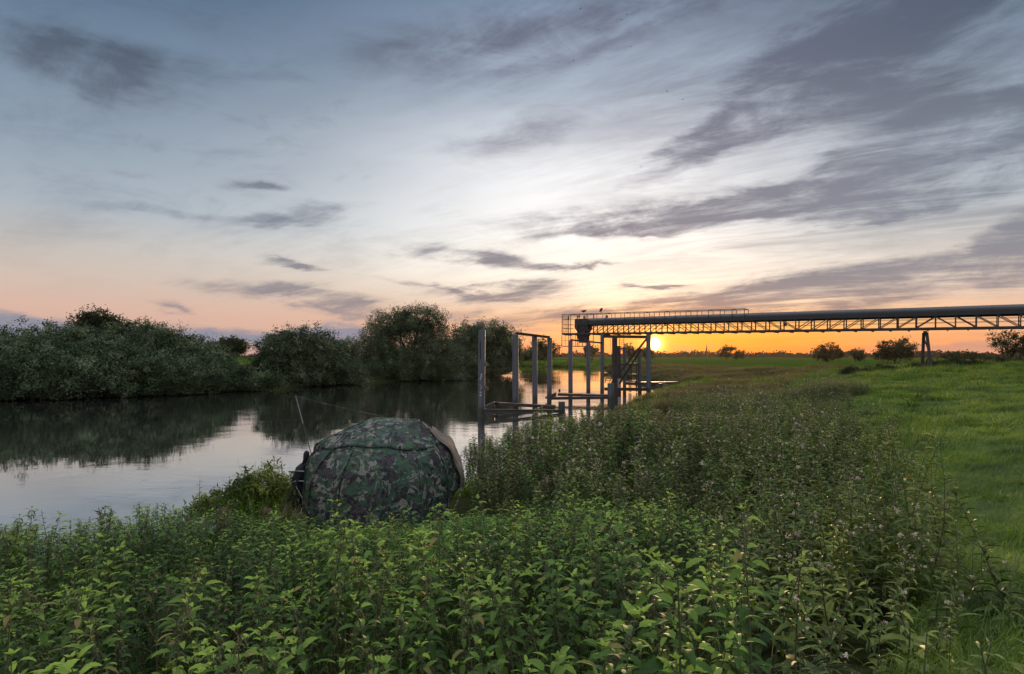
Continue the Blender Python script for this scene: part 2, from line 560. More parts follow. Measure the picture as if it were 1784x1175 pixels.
def steel_mat(name, base, base2, rust, amount, rough=0.55, stain=False):
    m_, g, out = new_mat(name)
    pos = g.node('ShaderNodeTexCoord').outputs['Object']
    n1, _ = g.noise(g.vm('MULTIPLY', pos, (1, 1, 0.22)), 2.6, 8, 0.65)
    n2, _ = g.noise(pos, 9.0, 6, 0.7)
    n3, _ = g.noise(g.vm('MULTIPLY', pos, (5, 5, 0.3)), 2.0, 4, 0.6)
    col = g.mix(g.smooth(n3, 0.3, 0.7), base + (1,), base2 + (1,))
    k = g.smooth(g.m('ADD', g.m('MULTIPLY', n1, 0.65), g.m('MULTIPLY', n2, 0.35)), 0.62 - amount, 0.72 - amount * 0.7)
    rc = g.mix(n2, rust + (1,), tuple(c * 0.45 for c in rust) + (1,))
    col = g.mix(k, col, rc)
    if stain:
        zz = g.sep(pos)[2]
        wet = g.smooth(g.m('ADD', zz, g.m('MULTIPLY', g.m('SUBTRACT', n2, 0.5), 0.7)), 0.85, 0.35)
        col = g.mix(g.m('MULTIPLY', wet, 0.85), col, g.mix(n1, (0.020, 0.022, 0.014, 1), (0.045, 0.040, 0.022, 1)))
    g.put(out.inputs[0], bsdf(g, col, g.m('ADD', g.m('MULTIPLY', k, 0.25), rough), 0.0, bump(g, n2, 0.006), 0.5))
    return m_


M['pile'] = steel_mat('grey_painted_steel', (0.115, 0.122, 0.140), (0.072, 0.077, 0.090), (0.13, 0.060, 0.032), 0.10, stain=True)
M['steel'] = steel_mat('brown_rusty_steel', (0.055, 0.038, 0.034), (0.034, 0.026, 0.026), (0.11, 0.042, 0.020), 0.14)
M['frame'] = steel_mat('dark_gantry_steel', (0.036, 0.030, 0.031), (0.022, 0.019, 0.021), (0.10, 0.042, 0.024), 0.08)
M['hood'] = steel_mat('grey_blue_hood_sheet', (0.024, 0.023, 0.026), (0.017, 0.016, 0.019), (0.07, 0.05, 0.045), 0.0, 0.45)
M['timber'] = plain_mat('weathered_timber', (0.11, 0.075, 0.05), (0.24, 0.17, 0.12), 4, 0.85, bmp=0.01, stretch=(1, 1, 0.2))
M['white_paint'] = plain_mat('flaking_white_paint', (0.30, 0.30, 0.32), (0.62, 0.62, 0.64), 14, 0.7)
M['black'] = plain_mat('black_nylon', (0.010, 0.010, 0.012), (0.022, 0.022, 0.025), 8, 0.7)
M['carbon'] = plain_mat('carbon_rod', (0.03, 0.03, 0.03), (0.06, 0.06, 0.06), 8, 0.3)
M['strap'] = plain_mat('pale_webbing', (0.35, 0.35, 0.34), (0.5, 0.5, 0.48), 30, 0.8)
M['rodtip'] = plain_mat('pale_rod', (0.28, 0.28, 0.28), (0.42, 0.42, 0.42), 8, 0.35)
M['net'] = plain_mat('net_cord', (0.05, 0.055, 0.05), (0.10, 0.10, 0.09), 30, 0.8)
M['bird'] = plain_mat('dark_feather', (0.012, 0.011, 0.012), (0.03, 0.028, 0.03), 20, 0.8)
M['stone'] = plain_mat('spire_stone', (0.05, 0.045, 0.042), (0.08, 0.07, 0.065), 1, 0.9)
M['red'] = plain_mat('red_patch', (0.45, 0.07, 0.09), (0.58, 0.14, 0.15), 30, 0.8)


def camo_mat():
    m_, g, out = new_mat('camouflage_cloth')
    pos = g.node('ShaderNodeTexCoord').outputs['Object']
    _, wc = g.noise(pos, 3.2, 2, 0.5)
    wv = g.vm('ADD', pos, g.vm('MULTIPLY', g.vm('SUBTRACT', wc, (0.5, 0.5, 0.5)), (0.34, 0.34, 0.34)))

    def strokes(off, st, sc_, lo, hi, det=2):
        q = g.vm('MULTIPLY', g.vm('ADD', wv, off), st)
        n_, _ = g.noise(q, sc_, det, 0.45, 0.9)
        return g.smooth(n_, lo, hi)

    geo_n, _ = g.noise(pos, 1.2, 4, 0.6)
    col = g.mix(geo_n, (0.17, 0.165, 0.135, 1), (0.24, 0.225, 0.185, 1))
    col = g.mix(strokes((3.1, 1.7, 0.3), (1, 1, 1.25), 5.6, 0.475, 0.49), col, (0.030, 0.080, 0.046, 1))
    col = g.mix(strokes((9.7, 4.2, 6.1), (1, 1, 1.5), 6.0, 0.545, 0.56), col, (0.048, 0.034, 0.044, 1))
    col = g.mix(strokes((5.3, 8.8, 2.9), (1.3, 1.3, 0.9), 8.6, 0.535, 0.55, 3), col, (0.012, 0.012, 0.015, 1))
    col = g.mix(strokes((1.3, 6.6, 7.7), (1.1, 1.1, 1.2), 7.5, 0.60, 0.615), col, (0.035, 0.085, 0.036, 1))
    wrinkle, _ = g.noise(pos, 7.0, 5, 0.6, 0.6)
    b = bsdf(g, col, 0.6, 0.0, bump(g, wrinkle, 0.05), 0.45)
    tr = g.node('ShaderNodeBsdfTranslucent')
    g.put(tr.inputs[0], g.mix(0.5, col, (0.60, 0.40, 0.24, 1)))
    mx = g.node('ShaderNodeMixShader')
    mx.inputs[0].default_value = 0.14
    g.put(mx.inputs[1], b)
    g.put(mx.inputs[2], tr.outputs[0])
    g.put(out.inputs[0], mx.outputs[0])
    return m_


M['camo'] = camo_mat()
M['backlit_cloth'] = plain_mat('backlit_tan_cloth', (0.085, 0.075, 0.060), (0.19, 0.145, 0.115), 6.0, 0.8, bmp=0.03, c3=(0.065, 0.075, 0.055))  # tan colour paints in sunlight glowing through the camouflage cloth


def water_mat():
    m_, g, out = new_mat('river_water')
    pos = g.node('ShaderNodeNewGeometry').outputs['Position']
    n1, _ = g.noise(g.vm('MULTIPLY', pos, (0.55, 1.0, 1)), 0.55, 4, 0.55, 0.4)
    n2, _ = g.noise(g.vm('MULTIPLY', pos, (0.5, 1.0, 1)), 2.6, 4, 0.6, 0.3)
    n3, _ = g.noise(pos, 0.07, 3, 0.6, 0.5)
    calm = g.smooth(n3, 0.40, 0.66, 0.30, 1.9)
    h = g.m('ADD', g.m('MULTIPLY', n1, 0.008), g.m('MULTIPLY', n2, 0.0035))
    h = g.m('MULTIPLY', h, calm)
    nrm = bump(g, h, 1.0, 1.0)
    fr = g.node('ShaderNodeFresnel')
    fr.inputs['IOR'].default_value = 1.6
    g.put(fr.inputs['Normal'], nrm)
    gl = g.node('ShaderNodeBsdfGlossy')
    gl.inputs['Color'].default_value = (0.97, 0.97, 0.98, 1)
    gl.inputs['Roughness'].default_value = 0.012
    g.put(gl.inputs['Normal'], nrm)
    df = g.node('ShaderNodeBsdfDiffuse')
    df.inputs[0].default_value = (0.030, 0.032, 0.028, 1)
    mx = g.node('ShaderNodeMixShader')
    g.put(mx.inputs[0], g.m('ADD', g.m('MULTIPLY', fr.outputs[0], 0.8), 0.34, clamp=True))
    g.put(mx.inputs[1], df.outputs[0])
    g.put(mx.inputs[2], gl.outputs[0])
    g.put(out.inputs[0], mx.outputs[0])
    return m_


M['water'] = water_mat()


def ground_mat():
    """one sheet: meadow green, darker bare undergrowth under the weeds, brown rough grass along the river"""
    m_, g, out = new_mat('ground')
    pos = g.node('ShaderNodeNewGeometry').outputs['Position']
    n1, _ = g.noise(pos, 0.9, 6, 0.65)
    n2, _ = g.noise(pos, 0.06, 4, 0.6)
    n3, _ = g.noise(pos, 7.0, 5, 0.7)
    f = g.m('ADD', g.m('MULTIPLY', n1, 0.5), g.m('MULTIPLY', n2, 0.5))
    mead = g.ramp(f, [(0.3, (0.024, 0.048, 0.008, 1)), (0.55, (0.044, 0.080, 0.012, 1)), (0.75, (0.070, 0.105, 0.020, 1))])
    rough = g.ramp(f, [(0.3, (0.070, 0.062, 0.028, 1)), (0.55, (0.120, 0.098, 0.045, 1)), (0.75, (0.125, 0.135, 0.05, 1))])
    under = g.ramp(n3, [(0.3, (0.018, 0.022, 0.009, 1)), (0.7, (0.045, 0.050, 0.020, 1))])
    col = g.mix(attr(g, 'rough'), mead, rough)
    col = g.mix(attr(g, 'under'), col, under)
    h = g.m('ADD', g.m('MULTIPLY', n1, 0.6), g.m('MULTIPLY', n3, 0.25))
    df = g.node('ShaderNodeBsdfDiffuse')
    g.put(df.inputs['Color'], col)
    g.put(df.inputs['Normal'], bump(g, h, 0.08))
    g.put(out.inputs[0], df.outputs[0])
    return m_


M['ground'] = ground_mat()

# ------------------------------------------------------------------ the land and the river
RIVER = np.array([(-60, -30), (-30, -5), (-15, 4.2), (-7.3, 8.6), (-5.2, 10.2), (-3.5, 11.3), (-1.2, 13.6), (0.3, 17), (3.5, 25),
                  (8, 38), (11.5, 46), (16, 53), (18, 62), (18.5, 78), (20.5, 105), (22, 140), (20, 185), (2, 196), (-60, 215),
                  (-260, 250), (-260, 222), (-60, 192), (-8, 166), (0.5, 143), (-1.0, 119), (-5, 102), (-10, 89), (-20, 74),
                  (-26.5, 59.5), (-34.6, 49.5), (-41.7, 46), (-70, 36), (-140, 10), (-140, -40)], dtype=float)


def river_sd(x, y):
    """distance to the water's edge, positive on land"""
    x = np.asarray(x, float)
    y = np.asarray(y, float)
    best = np.full(x.shape, 1e9)
    inside = np.zeros(x.shape, bool)
    n = len(RIVER)
    for i in range(n):
        ax, ay = RIVER[i]
        bx, by = RIVER[(i + 1) % n]
        dx, dy = bx - ax, by - ay
        t = np.clip(((x - ax) * dx + (y - ay) * dy) / (dx * dx + dy * dy), 0, 1)
        best = np.minimum(best, np.hypot(x - ax - t * dx, y - ay - t * dy))
        cross = ((ay > y) != (by > y)) & (x < (bx - ax) * (y - ay) / (by - ay + 1e-12) + ax)
        inside ^= cross
    return np.where(inside, -best, best)


def sstep(x, a, b):
    t = np.clip((np.asarray(x, float) - a) / (b - a), 0, 1)
    return t * t * (3 - 2 * t)


_w = [(RNG.uniform(0, 6.28), RNG.uniform(-1, 1), RNG.uniform(-1, 1)) for _ in range(14)]


def wob(x, y, wl):
    s = 0
    for i, (ph, a, b) in enumerate(_w):
        k = 6.28 / (wl * (0.6 + 0.13 * i))
        s = s + np.sin((a * x + b * y) * k + ph)
    return s / 5.0


def right_edge(y):
    """where the weeds end and the meadow begins"""
    return np.interp(y, [0, 2, 4, 6, 11, 17, 25, 30], [0.8, 1.75, 3.2, 4.6, 7.3, 10.5, 15.0, 17.0])


LEFTBANK = [(-150, 40), (-62, 78), (-44, 95), (-30, 125), (-45, 170)]


def land(x, y, sd=None):
    x = np.asarray(x, float)
    y = np.asarray(y, float)
    if sd is None:
        sd = river_sd(x, y)
    v = 0.75 * x + 0.55 * y - 6
    b = 1.9 + 1.05 * sstep(v, -2, 36) + 0.45 * sstep(x, 25, 36)
    b = b + (1.0 - b) * sstep(v, 40, 58)
    b = b + 0.05 * wob(x, y, 6.0) * sstep(np.hypot(x, y), 3, 9)
    b = b + (0.06 * wob(x, y, 1.5) + 0.06 * wob(y, x, 2.6)) * sstep(x - right_edge(y), 0.2, 2.0) * (1 - sstep(np.hypot(x, y), 40, 70))
    far = np.hypot(x, y)
    b = b + 0.15 * wob(x, y, 60.0) * sstep(far, 50, 150)
    # flood bank beyond the far bushes
    best = np.full(x.shape, 1e9)
    for (ax, ay), (bx, by) in zip(LEFTBANK[:-1], LEFTBANK[1:]):
        dx, dy = bx - ax, by - ay
        t = np.clip(((x - ax) * dx + (y - ay) * dy) / (dx * dx + dy * dy), 0, 1)
        best = np.minimum(best, np.hypot(x - ax - t * dx, y - ay - t * dy))
    b = b + 2.2 * np.exp(-(best / 7.0) ** 2)
    prof = np.interp(sd, [-6, -2, 0, 0.6, 2, 4, 6, 8, 10, 12, 20, 40, 60], [-2.2, -0.9, -0.02, 0.42, 0.82, 1.00, 1.16, 1.42, 1.80, 2.05, 2.6, 3.4, 6])
    return np.minimum(b, prof)


def build_ground():
    nr, na = 430, 400
    r = np.concatenate([[0.0], np.geomspace(0.5, 6000, nr)])
    # finer bearings ahead of the camera, the full circle covered
    a1 = np.linspace(-62, 62, 300)
    a2 = np.linspace(62, 298, 102)[1:-1]
    an = np.radians(np.concatenate([a1, a2]))
    na = len(an)
    R, A = np.meshgrid(r[1:], an, indexing='ij')
    X, Y = R * np.sin(A), R * np.cos(A)
    sd = river_sd(X, Y)
    Z = land(X, Y, sd)
    V = np.stack([X, Y, Z], -1).reshape(-1, 3)
    V = np.vstack([V, [[0, 0, float(land(np.array([0.0]), np.array([0.0]))[0])]]])
    i, j = np.meshgrid(np.arange(nr - 1), np.arange(na), indexing='ij')
    j2 = (j + 1) % na
    Q = np.stack([i * na + j, i * na + j2, (i + 1) * na + j2, (i + 1) * na + j], -1).reshape(-1, 4)[:, ::-1]
    me = np_mesh('ground', V, Q, M['ground'])
    x, y = V[:, 0], V[:, 1]
    s2 = river_sd(x, y)
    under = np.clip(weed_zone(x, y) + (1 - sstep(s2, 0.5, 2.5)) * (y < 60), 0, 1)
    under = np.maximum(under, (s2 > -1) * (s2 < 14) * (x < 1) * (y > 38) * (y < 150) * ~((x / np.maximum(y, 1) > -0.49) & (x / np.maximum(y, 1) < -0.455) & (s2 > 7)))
    rgh = rough_zone(x, y)
    for nm, val in (('under', under), ('rough', rgh)):
        at = me.attributes.new(nm, 'FLOAT', 'POINT')
        at.data.foreach_set('value', val.astype(np.float32))
    me.polygons.foreach_set('use_smooth', [True] * len(me.polygons))
    o = link('ground', me)
    tag(o, kind='structure')


def weed_zone(x, y):
    e = right_edge(y) + 0.25 * wob(x, y, 2.0)
    return (1 - sstep(x, e - 0.2, e + 0.3)) * (1 - sstep(y, 24, 31)) * (y > -6) * (river_sd(x, y) > -2)


def rough_zone(x, y):
    sd = river_sd(x, y)
    e = np.interp(y, [25, 40, 60, 80, 110, 150], [14, 20, 34, 38, 36, 26])
    z = (1 - sstep(x, e - 3 + wob(x, y, 12.0) * 3, e + 4 + wob(x, y, 12.0) * 3)) * sstep(y, 24, 32) * (1 - sstep(y, 130, 170)) * (sd > 0)
    z = z * (x > 0)
    return np.clip(z + 0.8 * (sd > 0) * (x < 2) * (1 - sstep(sd, 2, 9)) * (y > 40), 0, 1)


build_ground()


def build_water():
    mb = MB()
    mb.add([(-900, -200, 0), (120, -200, 0), (120, 420, 0), (-900, 420, 0)], [(0, 1, 2, 3)])
    # clipped to the surroundings of the river channel; the land covers the rest
    tag(mb.build('river_water', M['water']), kind='structure')


build_water()
# ------------------------------------------------------------------ trees
def crown_mesh(name, lobes, n_clump, per, leaf, mat, droop=0.3, seed=0, spread=0.5, shell=0.55, aspect=0.42):
    """leaf-sized diamonds gathered in clumps through the lobes (cx, cy, cz, rx, ry, rz)"""
    r = np.random.default_rng(seed)
    L = np.array(lobes, float)
    w = (L[:, 3] * L[:, 4] * L[:, 5]) ** (2 / 3)
    k = r.choice(len(L), n_clump, p=w / w.sum())
    d = r.normal(size=(n_clump, 3))
    d /= np.linalg.norm(d, axis=1)[:, None]
    rad = shell + (1.06 - shell) * r.random(n_clump) ** 0.7
    rad *= 1 + 0.13 * r.normal(size=n_clump)
    cen = L[k, :3] + d * L[k, 3:] * rad[:, None]
    # each clump is a spray: leaves strung outward and down from its start
    outw = d * np.array([1, 1, 0.6]) + np.array([0, 0, 0.35])
    outw += 0.45 * r.normal(size=(n_clump, 3))
    outw /= np.linalg.norm(outw, axis=1)[:, None]
    sz = spread * (0.55 + 0.9 * r.random(n_clump))
    n = n_clump * per
    ci = np.repeat(np.arange(n_clump), per)
    t = r.random(n)
    base = cen[ci] + outw[ci] * (t * sz[ci])[:, None] + r.normal(size=(n, 3)) * (0.26 * sz[ci])[:, None]
    base[:, 2] -= droop * sz[ci] * t * t
    keep = base[:, 2] > 0.02
    base, ci, t = base[keep], ci[keep], t[keep]
    n = len(base)
    ax = outw[ci] * 0.7 + 0.75 * r.normal(size=(n, 3)) + np.array([0, 0, -droop])
    ax /= np.linalg.norm(ax, axis=1)[:, None]
    sd_ = np.cross(ax, r.normal(size=(n, 3)))
    sd_ /= np.linalg.norm(sd_, axis=1)[:, None] + 1e-9
    ln = leaf * (0.6 + 0.8 * r.random(n))
    a = ax * (ln / 2)[:, None]
    b = sd_ * (ln * aspect / 2)[:, None]
    V = np.stack([base - a, base + b, base + a, base - b], 1).reshape(-1, 3)
    Q = np.arange(4 * n).reshape(-1, 4)
    tone_c = np.clip(r.normal(0.33, 0.24, n_clump), -0.1, 1.0)
    tone = np.repeat(np.clip(tone_c[ci] + 0.06 * r.normal(size=n), 0, 1), 4)
    me = np_mesh(name, V, Q, mat, tone)
    pf = d[ci] * 0.9 + outw[ci] * 0.5 + np.array([0, 0, 0.35])
    pf /= np.linalg.norm(pf, axis=1)[:, None]
    at = me.attributes.new('puff', 'FLOAT_VECTOR', 'POINT')
    at.data.foreach_set('vector', np.repeat(pf, 4, 0).astype(np.float32).ravel())
    return me


def trunk_mesh(name, lobes, height, r0, mat, seed=0, stems=1):
    rr = random.Random(seed)
    mb = MB()
    for s in range(stems):
        off = Vector((rr.uniform(-0.5, 0.5), rr.uniform(-0.5, 0.5), 0)) * (stems > 1) * r0 * 5
        top = Vector((rr.uniform(-0.2, 0.2), rr.uniform(-0.2, 0.2), 1.0)) * height
        mid = off + Vector((top.x * 0.5 + rr.uniform(-.3, .3), top.y * 0.5, height * 0.5))
        mb.tube([off + Vector((0, 0, -0.4)), off + Vector((0, 0, 0.25)), mid, off + top], [r0 * 1.3, r0, r0 * 0.75, r0 * 0.45], 8)
        for (cx, cy, cz, rx, ry, rz) in lobes:
            st = off + Vector((top.x, top.y, height * rr.uniform(0.55, 0.98)))
            en = Vector((cx, cy, cz))
            md = st.lerp(en, 0.5) + Vector((rr.uniform(-.1, .1) * rx, 0, -0.08 * rz))
            mb.tube([st, md, en], [r0 * 0.45, r0 * 0.32, r0 * 0.12], 6)
            for q in range(3):
                e2 = en + Vector((rr.uniform(-.7, .7) * rx, rr.uniform(-.7, .7) * ry, rr.uniform(-.1, .8) * rz))
                mb.tube([md.lerp(en, rr.uniform(.2, 1)), e2], [r0 * 0.18, r0 * 0.04], 5)
    return mb.mesh(name, mat)


def tree(name, label, cat, group, px, py_base, Y, lobes_px, mat, leaf, n_clump, per, seed, zbase=None, trunk_h=None, r0=0.2,
         depth=0.8, droop=0.3, spread=0.7, shell=0.55, stems=1, aspect=0.42):
    """lobes_px: (photo x, y, half width, half height) of each rounded mass, at distance Y with offset dy"""
    x0 = (px - 892) * Y / F
    zb = float(land(np.array([x0]), np.array([Y]))[0]) if zbase is None else zbase
    root = thing(name, label, cat, (x0, Y, zb), 0, group)
    if name == 'distant_tree' and Y < 300:
        hw = 0.55 * (max(l[0] + l[2] for l in lobes_px) - min(l[0] - l[2] for l in lobes_px)) / 2
        lobes_px = lobes_px + [(px, 621.5, hw, 4.5)]
    k = Y / F
    lobes = []
    rr = random.Random(seed + 1)
    for lb in lobes_px:
        lx, ly, rx, rz = lb[:4]
        dy = lb[4] if len(lb) > 4 else rr.uniform(-0.25, 0.25) * rx * k
        Yl = Y + dy
        kl = Yl / F
        lobes.append(((lx - 892) * kl - x0, dy, H - (ly - HZ) * kl - zb, rx * kl, rx * kl * depth, rz * kl))
    ht = max(l[2] for l in lobes)
    link('crown', crown_mesh('crown', lobes, n_clump, per, leaf, mat, droop, seed, spread, shell, aspect), root)
    link('trunk', trunk_mesh('trunk', lobes, trunk_h or max(0.6, ht * 0.35), r0, M['bark'], seed, stems), root)
    return root


LB = "willow bushes crowding the far bank"
# far bank, from the photo's edge towards the piles; back row first
tree('bush_tree', 'tall bushy tree rising clear above the willow bushes on the far bank', 'tree', None, 168, 640, 66,
     [(150, 562, 15, 15), (178, 557, 17, 12), (195, 565, 12, 10), (165, 575, 22, 12), (170, 600, 22, 20)], M['oak'], 0.30, 300, 26, 11, r0=0.18, trunk_h=4.5, spread=0.9, shell=0.4)
BUSHES = [
    ('large dark willow bush at the very edge of the picture on the far bank', 20, 690, 49, [(-30, 625, 75, 45), (25, 618, 60, 42), (70, 625, 45, 35), (-5, 655, 80, 35)]),
    ('broad willow bush whose top stands just before the tall bushy tree', 125, 690, 55, [(95, 605, 48, 33), (140, 607, 50, 35), (120, 645, 70, 40), (160, 640, 45, 40)]),
    ('high willow bush with ragged top beside the tall bushy tree', 245, 685, 57, [(210, 605, 42, 36), (250, 596, 48, 33), (285, 605, 38, 32), (240, 645, 75, 38), (322, 615, 30, 28)]),
    ('rounded willow bush sloping down towards the green gap in the far bank', 345, 680, 58, [(330, 625, 40, 30), (362, 634, 36, 28), (345, 655, 55, 28)]),
    ('low spreading willow bush hanging over the water under the broad bush', 60, 695, 46.5, [(20, 655, 55, 36), (75, 652, 52, 36), (120, 660, 42, 32), (50, 677, 90, 18)]),
    ('low spreading willow bush hanging over the water under the ragged-topped bush', 215, 692, 50, [(175, 648, 46, 36), (220, 640, 44, 38), (260, 650, 40, 34), (215, 675, 80, 18)]),
    ('grey-green willow bush drooping to the water between two larger bushes', 325, 687, 54, [(300, 652, 40, 34), (345, 656, 38, 30), (320, 674, 62, 15)]),
    ('last and lowest willow bush of the row, next to the green gap', 405, 684, 58, [(382, 655, 32, 26), (415, 662, 30, 20), (400, 672, 48, 12), (440, 671, 14, 11), (452, 668, 22, 9), (470, 664, 20, 7)]),
    ('willow bush standing beyond the picture edge on the far bank', -160, 692, 44, [(-190, 620, 80, 50), (-110, 625, 70, 50), (-150, 665, 110, 34)]),
]
for i, (lb, px, pyb, Y, lobes) in enumerate(BUSHES):
    tree('willow_bush', lb, 'willow bush', LB, px, pyb, Y, lobes, M['bush'], 0.20, 1350 if i in (0, 1, 2, 8) else 950, 42, 30 + i, zbase=0.05, r0=0.12,
         stems=3, trunk_h=1.6, depth=0.75, spread=0.75, shell=0.45, droop=0.35)
WT = "willow trees between the green gap and the piles"
tree('willow_tree', 'medium rounded willow just past the green gap on the far bank', 'willow tree', WT, 520, 668, 67,
     [(480, 612, 30, 26), (515, 600, 36, 24), (552, 606, 30, 26), (500, 640, 48, 28), (555, 640, 34, 30), (462, 645, 20, 24), (510, 656, 62, 14)], M['willow'], 0.24, 1500, 42, 51, zbase=0.1, r0=0.25, stems=2, droop=0.5, spread=0.85, shell=0.45)
tree('willow_tree', 'small narrow willow in front of the tallest willow on the far bank', 'willow tree', WT, 598, 666, 71,
     [(585, 616, 22, 20), (605, 612, 18, 18), (596, 642, 32, 26), (615, 650, 18, 16), (598, 657, 34, 12)], M['willow'], 0.24, 760, 40, 52, zbase=0.1, r0=0.18, stems=2, droop=0.5, spread=0.85, shell=0.45)
tree('willow_tree', 'tallest and widest willow on the far bank', 'willow tree', WT, 705, 661, 83,
     [(690, 563, 38, 24), (735, 556, 36, 20), (660, 590, 32, 28), (755, 580, 28, 28), (705, 600, 62, 40), (650, 625, 34, 32), (690, 635, 60, 27), (765, 625, 34, 33), (722, 640, 52, 22), (640, 650, 30, 14), (700, 653, 80, 12), (775, 648, 34, 14)], M['willow'], 0.27, 2600, 46, 53, zbase=0.1, r0=0.45, stems=2, droop=0.6, spread=1.2, shell=0.5, aspect=0.34)
tree('willow_tree', 'broad willow behind the first tall pile', 'willow tree', WT, 850, 654, 103,
     [(818, 588, 32, 20), (850, 583, 34, 18), (882, 596, 22, 20), (820, 612, 40, 26), (868, 620, 36, 26), (845, 637, 44, 17), (893, 612, 12, 16)], M['willow'], 0.30, 1700, 42, 54, zbase=0.1, r0=0.4, stems=2, droop=0.55, spread=1.2, shell=0.45)
tree('willow_bush', 'pale willow bush at the water just before the first tall pile', 'willow bush', None, 800, 658, 92,
     [(795, 628, 24, 22), (815, 637, 18, 18), (790, 646, 28, 12)], M['bush'], 0.28, 520, 32, 55, zbase=0.1, r0=0.15, stems=3, droop=0.5, spread=0.9, shell=0.45)
tree('round_tree', 'dark round tree on the grassy bank in the gap between the willows', 'tree', None, 400, 617, 112,
     [(385, 602, 11, 9), (402, 601, 14, 10), (416, 604, 10, 9), (400, 608, 20, 7)], M['oak'], 0.4, 260, 30, 56, r0=0.3, trunk_h=2.5, spread=1.0, shell=0.4)
tree('distant_tree', 'leafy tree on the far bend of the river seen between the piles', 'tree', "trees on the far bend of the river", 942, 634, 215,
     [(936, 606, 11, 10), (950, 604, 12, 9), (945, 614, 18, 8), (965, 612, 8, 8)], M['oak'], 0.7, 210, 26, 57, r0=0.5, spread=1.6, shell=0.4)
tree('distant_tree', 'squat bush-like tree at the water on the far bend of the river', 'tree', "trees on the far bend of the river", 925, 640, 205,
     [(922, 624, 14, 12), (936, 630, 10, 9)], M['oak'], 0.7, 130, 26, 58, r0=0.3, spread=1.4, shell=0.4)
tree('distant_tree', 'thin flat-topped tree in the far field seen beside the hopper piles', 'tree', None, 1031, 622, 330,
     [(1026, 610, 7, 5), (1036, 612, 6, 5)], M['oak'], 1.0, 70, 22, 59, r0=0.5, spread=2.0, shell=0.3)
tree('distant_tree', 'hazy tree close to the setting sun behind the diagonal braces', 'tree', None, 1096, 622, 420,
     [(1094, 609, 9, 7), (1100, 615, 10, 5)], M['oak'], 1.2, 90, 22, 60, r0=0.6, spread=2.4, shell=0.3)
tree('distant_tree', 'hazy rounded tree directly under the setting sun', 'tree', None, 1124, 622, 430,
     [(1120, 613, 9, 5), (1129, 616, 9, 4)], M['oak'], 1.2, 90, 22, 61, r0=0.6, spread=2.4, shell=0.3)
tree('distant_tree', 'umbrella-shaped tree beside the church spire', 'tree', None, 1265, 623, 400,
     [(1258, 614, 6, 4), (1268, 608.5, 8, 3.0), (1275, 608, 5, 2.5), (1264, 618, 8, 3.5)], M['oak'], 1.0, 110, 22, 62, r0=0.6, spread=1.8, shell=0.3)
tree('distant_tree', 'small round tree next to the umbrella-shaped tree', 'tree', None, 1287, 623, 410,
     [(1287, 618, 8, 5)], M['oak'], 1.0, 60, 22, 63, r0=0.5, spread=1.8, shell=0.3)
tree('distant_tree', 'wide domed tree in the far field under the middle of the gantry', 'tree', None, 1442, 625, 230,
     [(1430, 614, 10, 8), (1443, 609, 13, 7), (1455, 615, 9, 7), (1442, 618, 20, 5)], M['oak'], 0.7, 210, 24, 64, r0=0.5, spread=1.5, shell=0.4)
tree('distant_tree', 'small domed tree between the two larger field trees', 'tree', None, 1495, 625, 260,
     [(1495, 617, 10, 6)], M['oak'], 0.8, 80, 24, 65, r0=0.4, spread=1.5, shell=0.4)
tree('distant_tree', 'large field tree with two joined crowns beside the trestle', 'tree', None, 1560, 625, 190,
     [(1549, 606, 16, 11), (1578, 608, 15, 12), (1560, 614, 28, 9), (1535, 616, 10, 7)], M['oak'], 0.6, 300, 26, 66, r0=0.6, spread=1.4, shell=0.4)
tree('distant_tree', 'low tree on the horizon just past the trestle', 'tree', None, 1665, 625, 260,
     [(1655, 620, 14, 3.5), (1670, 619, 10, 4)], M['oak'], 0.8, 80, 22, 67, r0=0.4, spread=1.4, shell=0.4)
tree('distant_tree', 'low spreading tree on the horizon near the open-branched tree', 'tree', None, 1693, 625, 240,
     [(1688, 619, 8, 3.5), (1700, 621, 10, 3)], M['oak'], 0.8, 60, 22, 68, r0=0.4, spread=1.3, shell=0.4)
tree('open_tree', 'open-branched tree with sky showing through, on the ridge of the meadow', 'tree', None, 1752, 632, 62,
     [(1737, 590, 11, 8), (1757, 584, 13, 7), (1772, 595, 10, 10), (1745, 602, 13, 7), (1766, 611, 10, 8), (1781, 585, 6, 5)], M['oak'], 0.20, 130, 20, 69, r0=0.16, trunk_h=1.5, spread=0.55, shell=0.2, stems=2)
tree('open_tree', 'dark leafy tree just past the open-branched tree, at the edge of view', 'tree', None, 1800, 632, 60,
     [(1795, 600, 12, 9), (1812, 594, 16, 12), (1805, 612, 18, 10)], M['oak'], 0.22, 190, 24, 70, r0=0.16, trunk_h=1.5, spread=0.6, shell=0.3, stems=2)
HG = "dark hedge shrubs along the ditch by the trestle"
